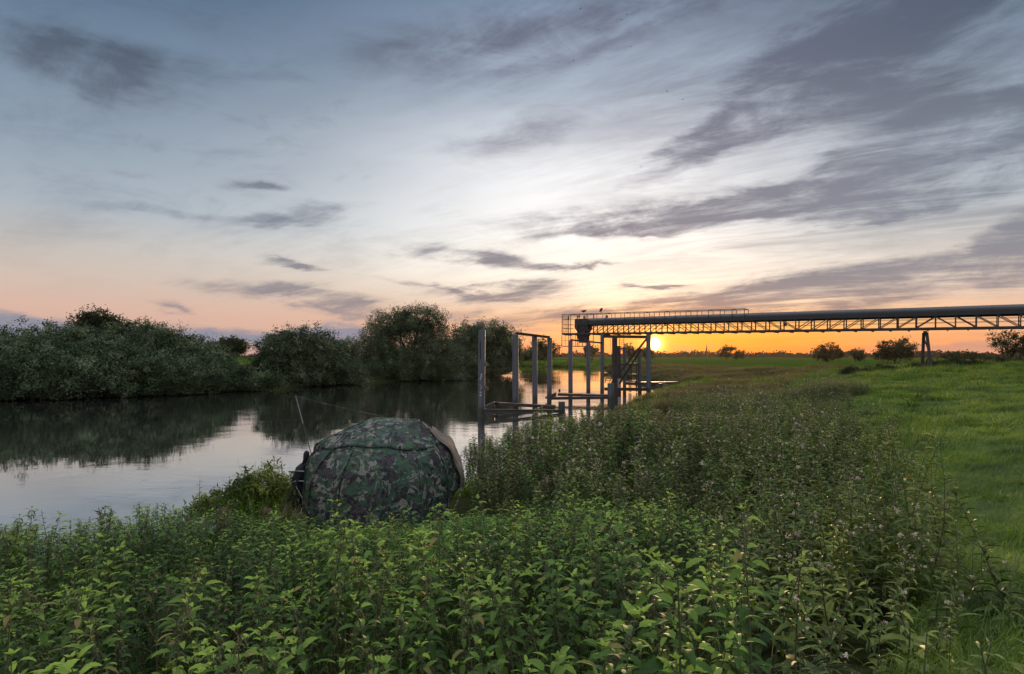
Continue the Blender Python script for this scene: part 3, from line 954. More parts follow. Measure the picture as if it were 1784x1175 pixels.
for i, (px, w_, top, Y, lb) in enumerate([
        (1490, 22, 643, 41, 'low dark shrub farthest from the trestle along the ditch'),
        (1545, 30, 640, 42, 'low wide shrub at the foot of the wire fence'),
        (1640, 26, 633, 41, 'low shrub just past the foot of the trestle'),
        (1662, 14, 628, 42, 'small upright shrub past the trestle foot'),
        (1690, 22, 631, 42, 'flat dark shrub halfway up the meadow ridge'),
        (1728, 26, 626, 44, 'broad dark shrub below the open-branched tree'),
        (1768, 24, 622, 46, 'tall dark shrub on the ridge at the edge of view'),
        (1600, 20, 637, 43, 'dark tuft of shrub at the near side of the trestle foot')]):
    x0 = (px - 892) * Y / F
    zb = float(land(np.array([x0]), np.array([float(Y)]))[0])
    yb = HZ + (H - zb) * F / Y
    hh = max(6, yb - top)
    tree('hedge_shrub', lb, 'shrub', HG, px, yb, Y, [(px - w_ * 0.4, yb - hh * 0.55, w_ * 0.6, hh * 0.5), (px + w_ * 0.35, yb - hh * 0.45, w_ * 0.65, hh * 0.45), (px, yb - hh * 0.4, w_, hh * 0.45)],
         M['oak'], 0.13, 170, 26, 80 + i, r0=0.03, trunk_h=0.3, spread=0.28, shell=0.4, stems=2)


def treeline():
    """far woods along the horizon, one mass"""
    r = np.random.default_rng(5)
    lobes = []
    for az in np.arange(-60, 60, 0.30):
        R = 820 + 160 * r.random()
        if -26 < az < -21:
            R += 200
        hgt = 1.08 * (7.0 + 1.2 * r.random() + 2.6 * math.sin(az * 1.7) * math.sin(az * 0.63 + 1) + 1.6 * math.sin(az * 4.3)) * (1.0 if az > -4 else 0.6)
        if 14.5 < az < 19:
            hgt *= 1.25
        x, y = R * math.sin(math.radians(az)), R * math.cos(math.radians(az))
        lobes.append((x, y, 1.0 + hgt * 0.30, 9 + 5 * r.random(), 6, hgt * 0.55))
    me = crown_mesh('treeline', lobes, 22000, 22, 1.5, M['far'], 0.2, 9, 0.8, 0.1, 0.9)
    tag(link('treeline', me), kind='stuff')


treeline()

# ------------------------------------------------------------------ church spire on the horizon
def church():
    Y = 760.0
    x, y, z = P(1231, 622, Y)
    root = thing('church_spire', 'slim pointed church spire rising from the trees on the horizon', 'church spire', (x, y, 0.9))
    mb = MB()
    mb.box((0, 0, 3.5), (3.4, 3.4, 7.0))
    mb.box((0, 0, 7.1), (3.8, 3.8, 0.35))
    for sx in (-1, 1):
        for sy in (-1, 1):
            mb.box((sx * 1.6, sy * 1.6, 7.9), (0.45, 0.45, 1.4))
    mb.build('tower', M['stone'], root)
    sp = MB()
    n = 8
    ring = [(1.45 * math.cos(2 * PI * k / n), 1.45 * math.sin(2 * PI * k / n), 7.2) for k in range(n)]
    sp.add(ring + [(0, 0, 19.0)], [(k, (k + 1) % n, n) for k in range(n)] + [tuple(range(n - 1, -1, -1))])
    sp.tube([(0, 0, 18.6), (0, 0, 20.2)], 0.12, 6)
    sp.build('spire', M['stone'], root)


church()

# ------------------------------------------------------------------ the conveyor gantry
GA = Vector(P(985, 582.5, 58.3))          # deck level at its river end
GB = Vector(P(1784, 571.0, 37.0))         # deck level where the photo ends
GD = (GB - GA)
GL = GD.length
GD.normalize()
GS = Vector((GD.y, -GD.x, 0)).normalized()   # towards the camera side
if GS.y > 0:
    GS = -GS
GU = GS.cross(GD)
if GU.z < 0:
    GU = -GU


def gp(s, side, up):
    return GA + GD * s + GS * side + GU * up


def gs_of_px(px):
    """distance along the gantry seen at photo column px"""
    k = (px - 892) / F
    return (k * GA.y - GA.x) / (GD.x - k * GD.y)


def build_gantry():
    o0 = GA.copy()
    root = thing('conveyor_gantry', 'long raised conveyor gantry with rounded hood over an open lattice, reaching out over the river', 'gantry', tuple(o0))
    HW = 0.62
    END = gs_of_px(2150)
    S0 = gs_of_px(1012)
    loc = lambda s, side, up: gp(s, side, up) - o0

    # hood: half-round sheet cover with seams
    mb = MB()
    n = 12
    prof = []
    for k in range(n + 1):
        a = PI * k / n
        prof.append((math.cos(a) * 0.58, 1.17 + math.sin(a) * 0.36))
    prof += [(-0.58, 0.95), (0.58, 0.95)]
    segs = []
    s = S0 + 0.4
    while s < END:
        segs.append(s)
        s += 2.4
    for a, b in zip(segs[:-1], segs[1:]):
        vs_ = [loc(q, x, z) for q in (a, b - 0.01) for (x, z) in prof]
        m_ = len(prof)
        mb.add(vs_, [(i, (i + 1) % m_, (i + 1) % m_ + m_, i + m_) for i in range(m_)] + [tuple(range(m_ - 1, -1, -1)), tuple(range(m_, 2 * m_))])
        vs_ = [loc(q, x * 1.03, 1.17 + (z - 1.17) * 1.05 if z > 1.1 else z) for q in (b - 0.05, b + 0.03) for (x, z) in prof]
        mb.add(vs_, [(i, (i + 1) % m_, (i + 1) % m_ + m_, i + m_) for i in range(m_)] + [tuple(range(m_ - 1, -1, -1)), tuple(range(m_, 2 * m_))])
    mb.build('hood', M['hood'], root)
    # lattice
    for side in (HW, -HW):
        c = MB()
        c.bar(loc(0, side, 0.0), loc(END, side, 0.0), 0.11, 0.16)
        c.build('bottom_chord', M['frame'], root)
        c = MB()
        c.bar(loc(S0, side, 0.92), loc(END, side, 0.92), 0.09, 0.09)
        c.build('top_chord', M['frame'], root)
    d = MB()
    d.bar(loc(0, 0, 0.02), loc(END, 0, 0.02), 1.14, 0.03)
    s = 0.3
    while s < END:
        d.bar(loc(s, -0.72, -0.10), loc(s, 0.72, -0.10), 0.08, 0.10)
        s += 1.1
    d.build('deck', M['frame'], root)
    s_mid, s_trestle = gs_of_px(1372), gs_of_px(1604)
    stations = []
    s = S0
    i = 0
    while s < min(END, gs_of_px(1900)):
        stations.append(s)
        s += 1.1
    for side in (HW, -HW):
        up = MB()
        dg = MB()
        for j, s in enumerate(stations):
            u = MB()
            u.bar(loc(s, side, 0.06), loc(s, side, 0.88), 0.080, 0.080, tuple(GD))
            u.build('upright', M['frame'], root)
            if j + 1 < len(stations):
                s2 = stations[j + 1]
                ps, flip = s, (s < gs_of_px(1150)) or (s_mid < s < s_trestle)
                b = MB()
                if flip:
                    b.bar(loc(s, side * 0.93, 0.08), loc(s2, side * 0.93, 0.86), 0.056, 0.056, tuple(GS))
                else:
                    b.bar(loc(s, side * 0.93, 0.86), loc(s2, side * 0.93, 0.08), 0.056, 0.056, tuple(GS))
                b.build('brace', M['frame'], root)
        for h_ in (0.42, 0.66):
            r = MB()
            r.tube([loc(S0, side * 1.0, h_), loc(END, side * 1.0, h_)], 0.014, 6)
            r.build('guard_wire', M['frame'], root)
    # inner belt rollers' tray, thin
    b = MB()
    b.bar(loc(S0 + 0.5, 0, 0.80), loc(END, 0, 0.80), 0.85, 0.04)
    b.build('belt', M['black'], root)
    # rail cage standing on the hood from the river end
    s_end = gs_of_px(1300)
    for side in (0.60, -0.60):
        r = MB()
        r.tube([loc(0, side, 1.98), loc(s_end, side, 1.86)], 0.030, 6)
        r.build('top_rail', M['frame'], root)
    r = MB()
    r.tube([loc(s_end, 0.60, 1.86), loc(s_end, -0.60, 1.86)], 0.03, 6)
    r.build('end_rail', M['frame'], root)
    s = 1.0
    k = 0
    while s <= s_end + 0.01:
        zt = 1.98 + (1.86 - 1.98) * s / s_end
        for side in (0.60, -0.60):
            q = MB()
            q.bar(loc(s, side, 1.05), loc(s, side, zt), 0.04, 0.04)
            q.build('rail_post', M['frame'], root)
        if k % 2 == 0:
            q = MB()
            q.tube([loc(s, 0.60, zt + 0.006), loc(s, -0.60, zt + 0.006)], 0.022, 6)
            q.build('rail_tie', M['frame'], root)
        s += (s_end - 1.0) / 17.0
        k += 1
    # river-end cage
    Ec = [(0.0, HW), (0.0, -HW), (gs_of_px(1000), HW), (gs_of_px(1000), -HW)]
    for (s, side) in Ec + [(gs_of_px(1028), HW), (gs_of_px(1028), -HW)]:
        q = MB()
        q.bar(loc(s, side * 1.06, -1.25), loc(s, side * 1.06, 1.98), 0.06, 0.06)
        q.build('cage_post', M['frame'], root)
    for h_ in (0.55, 0.95, 1.5):
        q = MB()
        q.tube([loc(0, HW * 1.06, h_), loc(gs_of_px(1004), HW * 1.06, h_)], 0.02, 6)
        q.tube([loc(0, HW * 1.06, h_), loc(0, -HW * 1.06, h_)], 0.02, 6)
        q.tube([loc(0, -HW * 1.06, h_), loc(gs_of_px(1004), -HW * 1.06, h_)], 0.02, 6)
        q.build('cage_rail', M['frame'], root)
    q = MB()   # wire mesh on the end panel
    for k in range(14):
        z = 0.1 + 1.85 * k / 13
        q.bar(loc(-0.02, -HW, z), loc(-0.02, HW, z), 0.012)
        q.bar(loc(0.02, HW * 1.1, z), loc(gs_of_px(997), HW * 1.1, z), 0.012)
    for k in range(9):
        y = -HW + 2 * HW * k / 8
        q.bar(loc(-0.02, y, 0.05), loc(-0.02, y, 1.95), 0.012)
        s = gs_of_px(997) * k / 8
        q.bar(loc(s, HW * 1.1, 0.05), loc(s, HW * 1.1, 1.95), 0.012)
    q.build('wire_mesh', M['frame'], root)
    # basket hung below
    sb = gs_of_px(1027)
    q = MB()
    for side in (HW * 1.06, -HW * 1.06):
        q.bar(loc(0, side, -1.25), loc(sb, side, -1.25), 0.07, 0.07)
        q.tube([loc(0, side, -0.65), loc(sb, side, -0.65)], 0.018, 6)
    q.bar(loc(0, HW, -1.25), loc(0, -HW, -1.25), 0.07)
    q.bar(loc(sb, HW, -1.25), loc(sb, -HW, -1.25), 0.07)
    q.build('basket_floor_frame', M['frame'], root)
    for k in range(1, 7):
        q = MB()
        s = sb * k / 7
        for side in (HW * 1.06, -HW * 1.06):
            q.bar(loc(s, side, -1.22), loc(s, side, -0.06), 0.035)
        q.build('basket_bar', M['frame'], root)
    # head drum housing and discharge chute
    q = MB()
    s1, s2 = gs_of_px(1005.5), gs_of_px(1027)
    pr = [(s1, 0.62), (s1 + 0.12, 0.45), (s1 + 0.5, -0.02), (s2 - 0.35, -0.02), (s2, 0.5), (s2, 1.42), (s2 - 0.1, 1.5), (s1 + 0.05, 1.5), (s1, 1.44)]
    m_ = len(pr)
    vs_ = [loc(s, side, z) for side in (-0.52, 0.52) for (s, z) in pr]
    q.add(vs_, [(i, (i + 1) % m_, (i + 1) % m_ + m_, i + m_) for i in range(m_)] + [tuple(range(m_ - 1, -1, -1)), tuple(range(m_, 2 * m_))])
    for s in (s1 + 0.3, s1 + 0.75, s1 + 1.2):
        q.bar(loc(s, 0.535, 0.5), loc(s, 0.535, 1.4), 0.05, 0.03, tuple(GS))
    q.build('drum_housing', M['steel'], root)
    q = MB()
    s1, s2 = gs_of_px(1009), gs_of_px(1023)
    sec = [(0.0, s1 - 0.15, s2 + 0.15, 0.42), (-0.28, s1, s2, 0.40), (-0.55, s1 + 0.1, s2, 0.36), (-0.9, s1 + 0.15, s2 - 0.05, 0.33)]
    vs_ = []
    for (z, a, b, w_) in sec:
        vs_ += [loc(a, -w_, z), loc(b, -w_, z), loc(b, w_, z), loc(a, w_, z)]
    fs = [(3, 2, 1, 0)]
    for i in range(3):
        for k in range(4):
            fs.append((i * 4 + k, i * 4 + (k + 1) % 4, i * 4 + 4 + (k + 1) % 4, i * 4 + 4 + k))
    fs.append((12, 13, 14, 15))
    q.add(vs_, fs)
    q.build('chute', M['steel'], root)
    # small lamp housings on the cage
    for (s, side, z) in ((gs_of_px(997), 0.75, 1.55), (gs_of_px(1024), 0.75, 1.62), (gs_of_px(1063), 0.68, 1.62), (gs_of_px(1014), 0.6, 1.72)):
        q = MB()
        q.tube([loc(s, side, z - 0.12), loc(s, side, z + 0.10)], [0.10, 0.075], 8)
        q.bar(loc(s, side, z + 0.1), loc(s, side, z + 0.32), 0.03)
        q.build('lamp_housing', M['frame'], root)
    q = MB()
    s = gs_of_px(1370.5)
    q.box(loc(s, HW, 0.50), (0.22, 0.16, 0.24))
    q.build('junction_box', M['frame'], root)
    return root


gantry = build_gantry()


def trestle():
    st = gs_of_px(1612)
    c = gp(st, 0, -0.16)
    x, y = c.x, c.y
    zg = float(land(np.array([x]), np.array([y]))[0])
    top = c.z
    root = thing('gantry_trestle', 'narrow splayed steel trestle holding up the gantry on the meadow ridge', 'trestle', (x, y, zg))
    h = top - zg
    g2 = GS
    feet = []
    for k in (-1, 1):
        q = MB()
        f = g2 * (k * 0.45) + GD * (k * 0.30 + 0.10) + Vector((0, 0, -0.3))
        t = g2 * (k * 0.25) + GD * (k * 0.09) + Vector((0, 0, h - 0.10))
        q.bar(f, t, 0.19, 0.22, tuple(GS))
        q.build('leg', M['frame'], root)
        feet.append((f, t))
    for fr in (0.25, 0.5, 0.75):
        q = MB()
        q.bar(feet[0][0].lerp(feet[0][1], fr), feet[1][0].lerp(feet[1][1], fr), 0.07)
        q.build('cross_bar', M['steel'], root)
    q = MB()
    q.bar(feet[0][0].lerp(feet[0][1], .08), feet[1][0].lerp(feet[1][1], .5), 0.05)
    q.bar(feet[1][0].lerp(feet[1][1], .5), feet[0][0].lerp(feet[0][1], .92), 0.05)
    q.build('diagonal', M['steel'], root)
    q = MB()
    q.bar(g2 * -0.7 + Vector((0, 0, h - 0.05)), g2 * 0.7 + Vector((0, 0, h - 0.05)), 0.2, 0.10)
    q.build('head_beam', M['frame'], root)


trestle()

# ------------------------------------------------------------------ the steel piles and beams standing in the river
def pile(label, px, py_top, py_water, r=0.205, group="steel piles of the old jetty", Y=None, mat='pile', n=20, cap=True, extra=None, square=False):
    Y = Y or H * F / (py_water - HZ)
    x, y, zt = P(px, py_top, Y)
    root = thing('steel_pile', label, 'pile', (x, y, 0), 0, group)
    root.rotation_euler = (math.radians(0.5 * math.sin(px * 1.7)), math.radians(0.45 * math.sin(px * 0.9 + 1)), 0)
    mb = MB()
    if square:
        mb.bar((0, 0, -2.0), (0, 0, zt), 2 * r, 2 * r, (0, 1, 0))
    else:
        mb.tube([(0, 0, -2.0), (0, 0, zt - 0.02), (0, 0, zt)], [r, r, r * 0.93], n)
    shaft = mb.build('shaft', M[mat], root, smooth=False)
    if cap and not square:
        w_ = MB()
        w_.tube([(0, 0, 0.25 * zt), (0, 0, 0.25 * zt + 0.06)], r + 0.006, n)
        w_.build('weld_band', M[mat], shaft)
    if extra:
        extra(root, zt, r, shaft)
    return root, Vector((x, y, zt)), Y


def pile_gear(root, zt, r, shaft):
    for dz in (H - (634 - HZ) * 34 / F, H - (675 - HZ) * 34 / F):
        q = MB()
        q.box((r + 0.10, -0.05, dz - 0.05), (0.24, 0.2, 0.17))
        q.box((r + 0.05, 0.0, dz + 0.06), (0.10, 0.12, 0.10))
        q.build('timber_block', M['timber'], root)
    q = MB()   # long dark slot near the top
    a = -1.9
    for k in range(8):
        z = zt - 0.75 - 0.13 * k
        q.box((math.cos(a) * (r + 0.003), math.sin(a) * (r + 0.003), z), (0.05, 0.03, 0.145), Matrix.Rotation(a + PI / 2, 3, 'Z'))
    q.build('slot', M['black'], shaft)
    q = MB()   # patches of old white marking paint
    rr = random.Random(3)
    for k in range(20):
        a = -1.75 + rr.uniform(-0.28, 0.28)
        z = 1.25 + rr.random() ** 1.2 * 1.3
        q.box((math.cos(a) * (r + 0.002), math.sin(a) * (r + 0.002), z), (rr.uniform(0.02, 0.07), 0.02, rr.uniform(0.02, 0.11)), Matrix.Rotation(a + PI / 2, 3, 'Z'))
    q.build('paint_mark', M['white_paint'], shaft)


pA, tA, YA = pile('tall round steel pile standing alone, with two timber blocks and white paint marks', 838.5, 575, 727, extra=pile_gear)
pB, tB, YB = pile('tall pile carrying the river end of the sloping top beam', 898.5, 583, 711, r=0.215)
pC, tC, YC = pile('middle pile of the three under the sloping top beam', 932, 585.5, 704, r=0.20)
pD, tD, YD = pile('last pile of the three under the sloping top beam, with a bracket', 957, 589, 700, r=0.19)
q_ = MB()
q_.box((0.30, -0.02, H - (664 - HZ) * YD / F), (0.26, 0.14, 0.12))
q_.build('bracket', M['steel'], pD)
pE, tE, YE = pile('pile directly below the hanging basket at the gantry end', 994, 594, 693, r=0.19)
pF, tF, YF = pile('pile directly below the discharge chute', 1025, 596, 690.5, r=0.185)
pG, tG, YG = pile('pile at the river-side corner of the braced frame', 1049, 582, 688, r=0.18)
pH, tH, YH = pile('thick brown pile under the gantry with the ladder on it', 1071.5, 588, 687, r=0.25, mat='steel')
pI, tI, YI = pile('slim brown pile beside the thick brown one, white near the water', 1078.5, 603, 684, r=0.20, mat='steel')
pJ, tJ, YJ = pile('slim pile behind the diagonal braces', 1088, 605, 681, r=0.18)
pK, tK, YK = pile('pile seen between the braces and the tall bank-side pile', 1114.5, 608, 683, r=0.20)
pL, tL, YL = pile('tall bank-side pile under the gantry where the diagonal braces meet', 1130, 582.5, 692, r=0.205)
pM, tM, YM = pile('short grey pile stump standing before the braced frame', 1064, 668, 704, r=0.24)
pN, tN, YN = pile('low pile stump just showing above the weeds', 978.5, 700, 719, r=0.21)
pO, tO, YO = pile('short post holding the mooring beam near the bank', 1151, 668, 688, r=0.17, mat='steel')
pQ, tQ, YQ = pile('short end post of the mooring beam at the grassy bank', 1177, 667, 684, r=0.17, mat='steel')
q_ = MB()
q_.bar((0.0, -0.205, 0.45), (0.0, -0.205, 1.35), 0.30, 0.02, (0, 1, 0))
q_.build('paint_mark', M['white_paint'], pI.children[0])


def beam(name, label, cat, a, b, w_, h_, mat, flange=True, group=None, extra=None):
    a, b = Vector(a), Vector(b)
    root = thing(name, label, cat, tuple(a), 0, group)
    d = b - a
    q = MB()
    if flange:
        q.bar(Vector((0, 0, 0)), d, w_ * 0.35, h_ * 0.78)
        q.build('web', M[mat], root)
        for s in (-1, 1):
            q = MB()
            q.bar(Vector((0, 0, s * h_ * 0.445)), d + Vector((0, 0, s * h_ * 0.445)), w_, h_ * 0.11)
            q.build('flange', M[mat], root)
    else:
        q.bar(Vector((0, 0, 0)), d, w_, h_)
        q.build('beam_body', M[mat], root)
        q = MB()
        q.bar(d * 0.01 + Vector((0, 0, h_ * 0.5 + 0.008)), d * 0.99 + Vector((0, 0, h_ * 0.5 + 0.008)), w_ * 1.08, 0.016)
        q.build('cover_plate', M[mat], root)
    if extra:
        extra(root, d)
    return root


JB = "beams of the old jetty"
beam('top_beam', 'sloping steel beam laid across the tops of three tall piles', 'beam', Vector(P(899, 581, YB)), Vector(P(957, 588, YD)), 0.30, 0.16, 'steel', group=JB)
beam('top_beam', 'thin steel beam joining the pile tops below the discharge chute', 'beam', Vector(P(994, 592.5, YE)), Vector(P(1049, 598, YG)), 0.20, 0.13, 'steel', group=JB)
beam('fender_beam', 'grey horizontal beam just above the water from the lone tall pile', 'beam', Vector(P(841, 716, YA - 0.22)), Vector(P(984, 717, YN - 0.22)), 0.22, 0.20, 'pile', group=JB)


def plank_end(root, d):
    q = MB()
    q.add([(-1.0, -0.3, -0.22), (-0.15, -0.3, 0.16), (-0.15, 0.3, 0.16), (-1.0, 0.3, -0.22), (-1.0, -0.3, -0.32), (-0.15, -0.3, -0.15), (-0.15, 0.3, -0.15), (-1.0, 0.3, -0.32)],
          [(0, 1, 2, 3), (7, 6, 5, 4), (0, 4, 5, 1), (2, 6, 7, 3), (1, 5, 6, 2), (0, 3, 7, 4)])
    q.build('sloping_end', M['steel'], root)
    q = MB()
    q.bar((0.12, 0, 0.16), (0.12, 0, 0.42), 0.14)
    q.build('stub_post', M['steel'], root)


beam('walkway_beam', 'rusty walkway beam with sloping end between the lone pile and the next', 'beam', Vector(P(866, 704, 37.5)), Vector(P(962, 709, 39.5)), 0.75, 0.18, 'steel', False, JB, plank_end)
beam('fender_beam', 'low brown beam at the water linking the pile row to the short stump', 'beam', Vector(P(961, 694.5, 43.3)), Vector(P(1062, 693, 42.6)), 0.22, 0.20, 'steel', group=JB)
beam('walkway_beam', 'rusty walkway beam with stub post in front of the piles below the chute', 'beam', Vector(P(972, 687.5, 45.2)), Vector(P(1060, 690, 44.6)), 0.75, 0.17, 'steel', False, JB, plank_end)
beam('fender_beam', 'dark low beam across the foot of the braced frame', 'beam', Vector(P(1053, 678, 49)), Vector(P(1130, 679, 49.0)), 0.3, 0.26, 'steel', group=JB)
beam('mooring_beam', 'low mooring beam reaching from the braced frame to the grassy bank', 'beam', Vector(P(1092, 668.5, 53.0)), Vector(P(1180, 667.5, 56)), 0.6, 0.24, 'steel', False, group=JB)
beam('mooring_beam', 'thin lower beam reaching from the bank-side pile to the short post', 'beam', Vector(P(1131, 677.5, 51)), Vector(P(1178, 679.5, 52)), 0.2, 0.14, 'steel', False, group=JB)
beam('head_beam', 'stout horizontal beam under the gantry joining the frame piles', 'beam', Vector(P(1051, 586.5, YG)), Vector(P(1128, 587.5, YL)), 0.26, 0.26, 'steel', group=JB)
BR = "diagonal braces under the gantry"
beam('diagonal_brace', 'upper diagonal brace from the gantry down to the thick brown pile', 'brace', Vector(P(1127, 590, YL + 0.1)), Vector(P(1064, 670, 50.6)), 0.22, 0.22, 'steel', group=BR)
beam('diagonal_brace', 'lower diagonal brace running beneath and parallel to the upper one', 'brace', Vector(P(1117, 609, YL + 1.0)), Vector(P(1079, 669, 51.6)), 0.2, 0.2, 'steel', group=BR)
beam('tie_bar', 'grey tie bar between the slim piles at half height', 'beam', Vector(P(1071, 635.5, 51)), Vector(P(1113, 636, 52)), 0.14, 0.14, 'pile', False, group=JB)


def ladder(label, top, bot, w_, rungs, hoop=False):
    top, bot = Vector(top), Vector(bot)
    root = thing('access_ladder', label, 'ladder', tuple(bot), 0)
    d = top - bot
    for s in (-1, 1):
        q = MB()
        q.tube([Vector((s * w_ / 2, 0, 0)), d + Vector((s * w_ / 2, 0, 0))], 0.028, 6)
        q.build('rail', M['frame'], root)
    for k in range(rungs):
        q = MB()
        c = d * ((k + 0.5) / rungs)
        q.tube([c + Vector((-w_ / 2, 0, 0)), c + Vector((w_ / 2, 0, 0))], 0.016, 6)
        q.build('rung', M['frame'], root)
    if hoop:
        for k in range(4):
            c = d * (0.35 + 0.2 * k)
            q = MB()
            q.tube([c + Vector((w_ / 2 * math.cos(a), -0.6 * math.sin(a), 0)) for a in np.linspace(0, PI, 9)], 0.018, 6)
            q.build('hoop', M['frame'], root)


ladder('caged steel ladder coming down from the gantry deck', P(1083, 583, 52.6), P(1083, 606, 52.6), 0.42, 6, True)
ladder('leaning ladder beside the thick brown pile, down to the water', P(1068, 640, 48.6), P(1057.5, 668, 48.0), 0.40, 9)
ladder('small upright ladder behind the braces above the mooring beam', P(1105, 637, 54.0), P(1105, 668, 54.0), 0.45, 8)


def wires():
    root = thing('loose_cable', 'thin slack cable hanging from the gantry down the thick pile', 'cable', P(1063, 589, 51))
    q = MB()
    o = Vector(P(1063, 589, 51))
    q.tube([Vector(P(px, py, 51)) - o for (px, py) in ((1063, 589), (1064, 605), (1066, 622), (1065, 640), (1058, 655), (1054, 664))], 0.016, 5)
    q.build('cable_run', M['black'], root)
    root2 = thing('service_platform', 'small steel service platform on legs behind the braces', 'platform', P(1105, 668, 55))
    o = Vector(P(1105, 668, 55))
    for px in (1099, 1112):
        for dy in (0, 0.8):
            q = MB()
            q.bar(Vector(P(px, 634, 55)) - o + Vector((0, dy, 0)), Vector(P(px, 684, 55)) - o + Vector((0, dy, 0)), 0.09)
            q.build('leg', M['steel'], root2)
    for py in (634, 653, 664):
        q = MB()
        a, b = Vector(P(1098, py, 55)) - o, Vector(P(1113, py, 55)) - o
        q.bar(a + Vector((0, 0.4, 0)), b + Vector((0, 0.4, 0)), 0.86, 0.09)
        q.build('deck', M['steel'], root2)
    # taut line from the first pile row to the willow
    root3 = thing('taut_line', 'thin pale line stretched from a tall pile towards the far willow', 'line', tuple(P(895, 641, YB)))
    o = Vector(P(895, 641, YB))
    q = MB()
    q.tube([Vector((0, 0, 0)), Vector(P(864, 644.5, 60)) - o], 0.012, 5)
    q.build('cord', M['net'], root3)


wires()


def fence_posts():
    for px, ptop, pbot, Y, lb in ((1487, 634, 651, 44, 'leaning wooden fence post farthest from the trestle'), (1537, 627, 646, 46, 'wooden fence post midway along the ditch fence'),
                                  (1572, 626.5, 643, 46, 'wooden fence post closest to the trestle')):
        x, y, zt = P(px, ptop, Y)
        zb = float(land(np.array([x]), np.array([y]))[0])
        mb = MB()
        r = 0.055
        mb.tube([(0, 0, -0.3), (0.01, 0, (zt - zb) * 0.5), (0.0, 0, zt - zb - 0.05), (0, 0, zt - zb)], [r, r, r * 0.95, r * 0.6], 8)
        o = mb.build('fence_post', M['timber'])
        o.location = (x, y, zb)
        tag(o, lb, 'fence post', 'posts of the ditch fence')
    a, b = Vector(P(1487, 638, 44)), Vector(P(1610, 628, 46))
    mb = MB()
    for dz in (0, -0.35):
        mb.tube([Vector((0, 0, dz)), b - a + Vector((0, 0, dz))], 0.006, 5)
    o = mb.build('fence_wire', M['frame'])
    o.location = a
    tag(o, 'two thin wires strung along the ditch fence posts', 'fence wire')


fence_posts()

# ------------------------------------------------------------------ birds
def bird_mesh(perched):
    mb = MB()
    n = 10
    if perched:
        mb.tube([(-0.30, 0, 0.10), (-0.2, 0, 0.15), (-0.08, 0, 0.21), (0.04, 0, 0.30), (0.10, 0, 0.37), (0.13, 0, 0.42), (0.17, 0, 0.43), (0.23, 0, 0.42)],
                [0.015, 0.05, 0.105, 0.115, 0.08, 0.065, 0.045, 0.006], n)
        mb.tube([(0.0, 0.03, 0.2), (0.01, 0.03, 0.0)], 0.012, 5)
        mb.tube([(0.0, -0.03, 0.2), (0.01, -0.03, 0.0)], 0.012, 5)
    else:
        mb.tube([(-0.22, 0, 0), (-0.12, 0, 0.0), (0.0, 0, 0), (0.09, 0, 0.01), (0.13, 0, 0.02), (0.18, 0, 0.01)], [0.02, 0.035, 0.05, 0.038, 0.03, 0.004], n)
        for s in (-1, 1):
            w = [(0.07, s * 0.03, 0.01), (0.10, s * 0.22, 0.11), (0.0, s * 0.48, 0.08), (-0.06, s * 0.46, 0.07), (-0.04, s * 0.2, 0.09), (-0.08, s * 0.03, 0.0)]
            lo = [(a, b, c - 0.012) for (a, b, c) in w]
            mb.add(w + lo, [(0, 1, 4, 5), (1, 2, 3, 4), (11, 10, 7, 6), (10, 9, 8, 7)] + [(i, i + 6, (i + 1) % 6 + 6, (i + 1) % 6) for i in range(6)])
        mb.add([(-0.18, -0.03, 0), (-0.18, 0.03, 0), (-0.33, 0.07, 0), (-0.33, -0.07, 0), (-0.25, 0, 0.012)], [(0, 1, 4), (1, 2, 4), (2, 3, 4), (3, 0, 4)])
    return mb.mesh('bird', M['bird'], True)


def birds():
    up, fl = bird_mesh(True), bird_mesh(False)
    s = gs_of_px(1052)
    c = gp(s, 0.60, 1.98 - 0.12 * s / gs_of_px(1300) + 0.03)
    o = link('bird', up)
    o.location = c
    o.rotation_euler = (0, 0, 0.9)
    o.scale = (1.15, 1.15, 1.1)
    tag(o, 'plump dark bird perched upright on the gantry top rail', 'bird')
    s = gs_of_px(1020)
    c = gp(s, 0.60, 1.98 + 0.03)
    o = link('bird', up)
    o.location = c
    o.rotation_euler = (0, 0.55, 0.15)
    tag(o, 'slender dark bird leaning forward on the rail above the drum housing', 'bird')
    spots = [(250, 30), (388, 68), (420, 160), (305, 180), (225, 208), (275, 220), (545, 312), (598, 341), (382, 397), (455, 570), (310, 102), (408, 50)]
    for i, (zx, zy) in enumerate(spots):
        px, py = 884 + zx * 0.5108, zy * 0.5108
        Y = 120 + 25 * random.random()
        o = link('bird', fl)
        o.location = P(px, py, Y)
        o.rotation_euler = (random.uniform(-.3, .3), random.uniform(-.2, .2), random.uniform(0, 6.28))
        o.scale = (0.7, 0.7, 0.7)
        tag(o, 'tiny distant bird flying high in the open sky', 'bird', 'birds flying high above the river')


birds()

# ------------------------------------------------------------------ camouflage fishing shelter and the gear beside it
def catmull(pts, n):
    pts = [Vector(p) for p in pts]
    e = [pts[0] * 2 - pts[1]] + pts + [pts[-1] * 2 - pts[-2]]
    out = []
    m_ = len(pts) - 1
    for i in range(n + 1):
        t = i / n * m_
        k = min(int(t), m_ - 1)
        u = t - k
        p0, p1, p2, p3 = e[k:k + 4]
        out.append(0.5 * ((2 * p1) + (p2 - p0) * u + (2 * p0 - 5 * p1 + 4 * p2 - p3) * u * u + (3 * p1 - p0 - 3 * p2 + p3) * u ** 3))
    return out


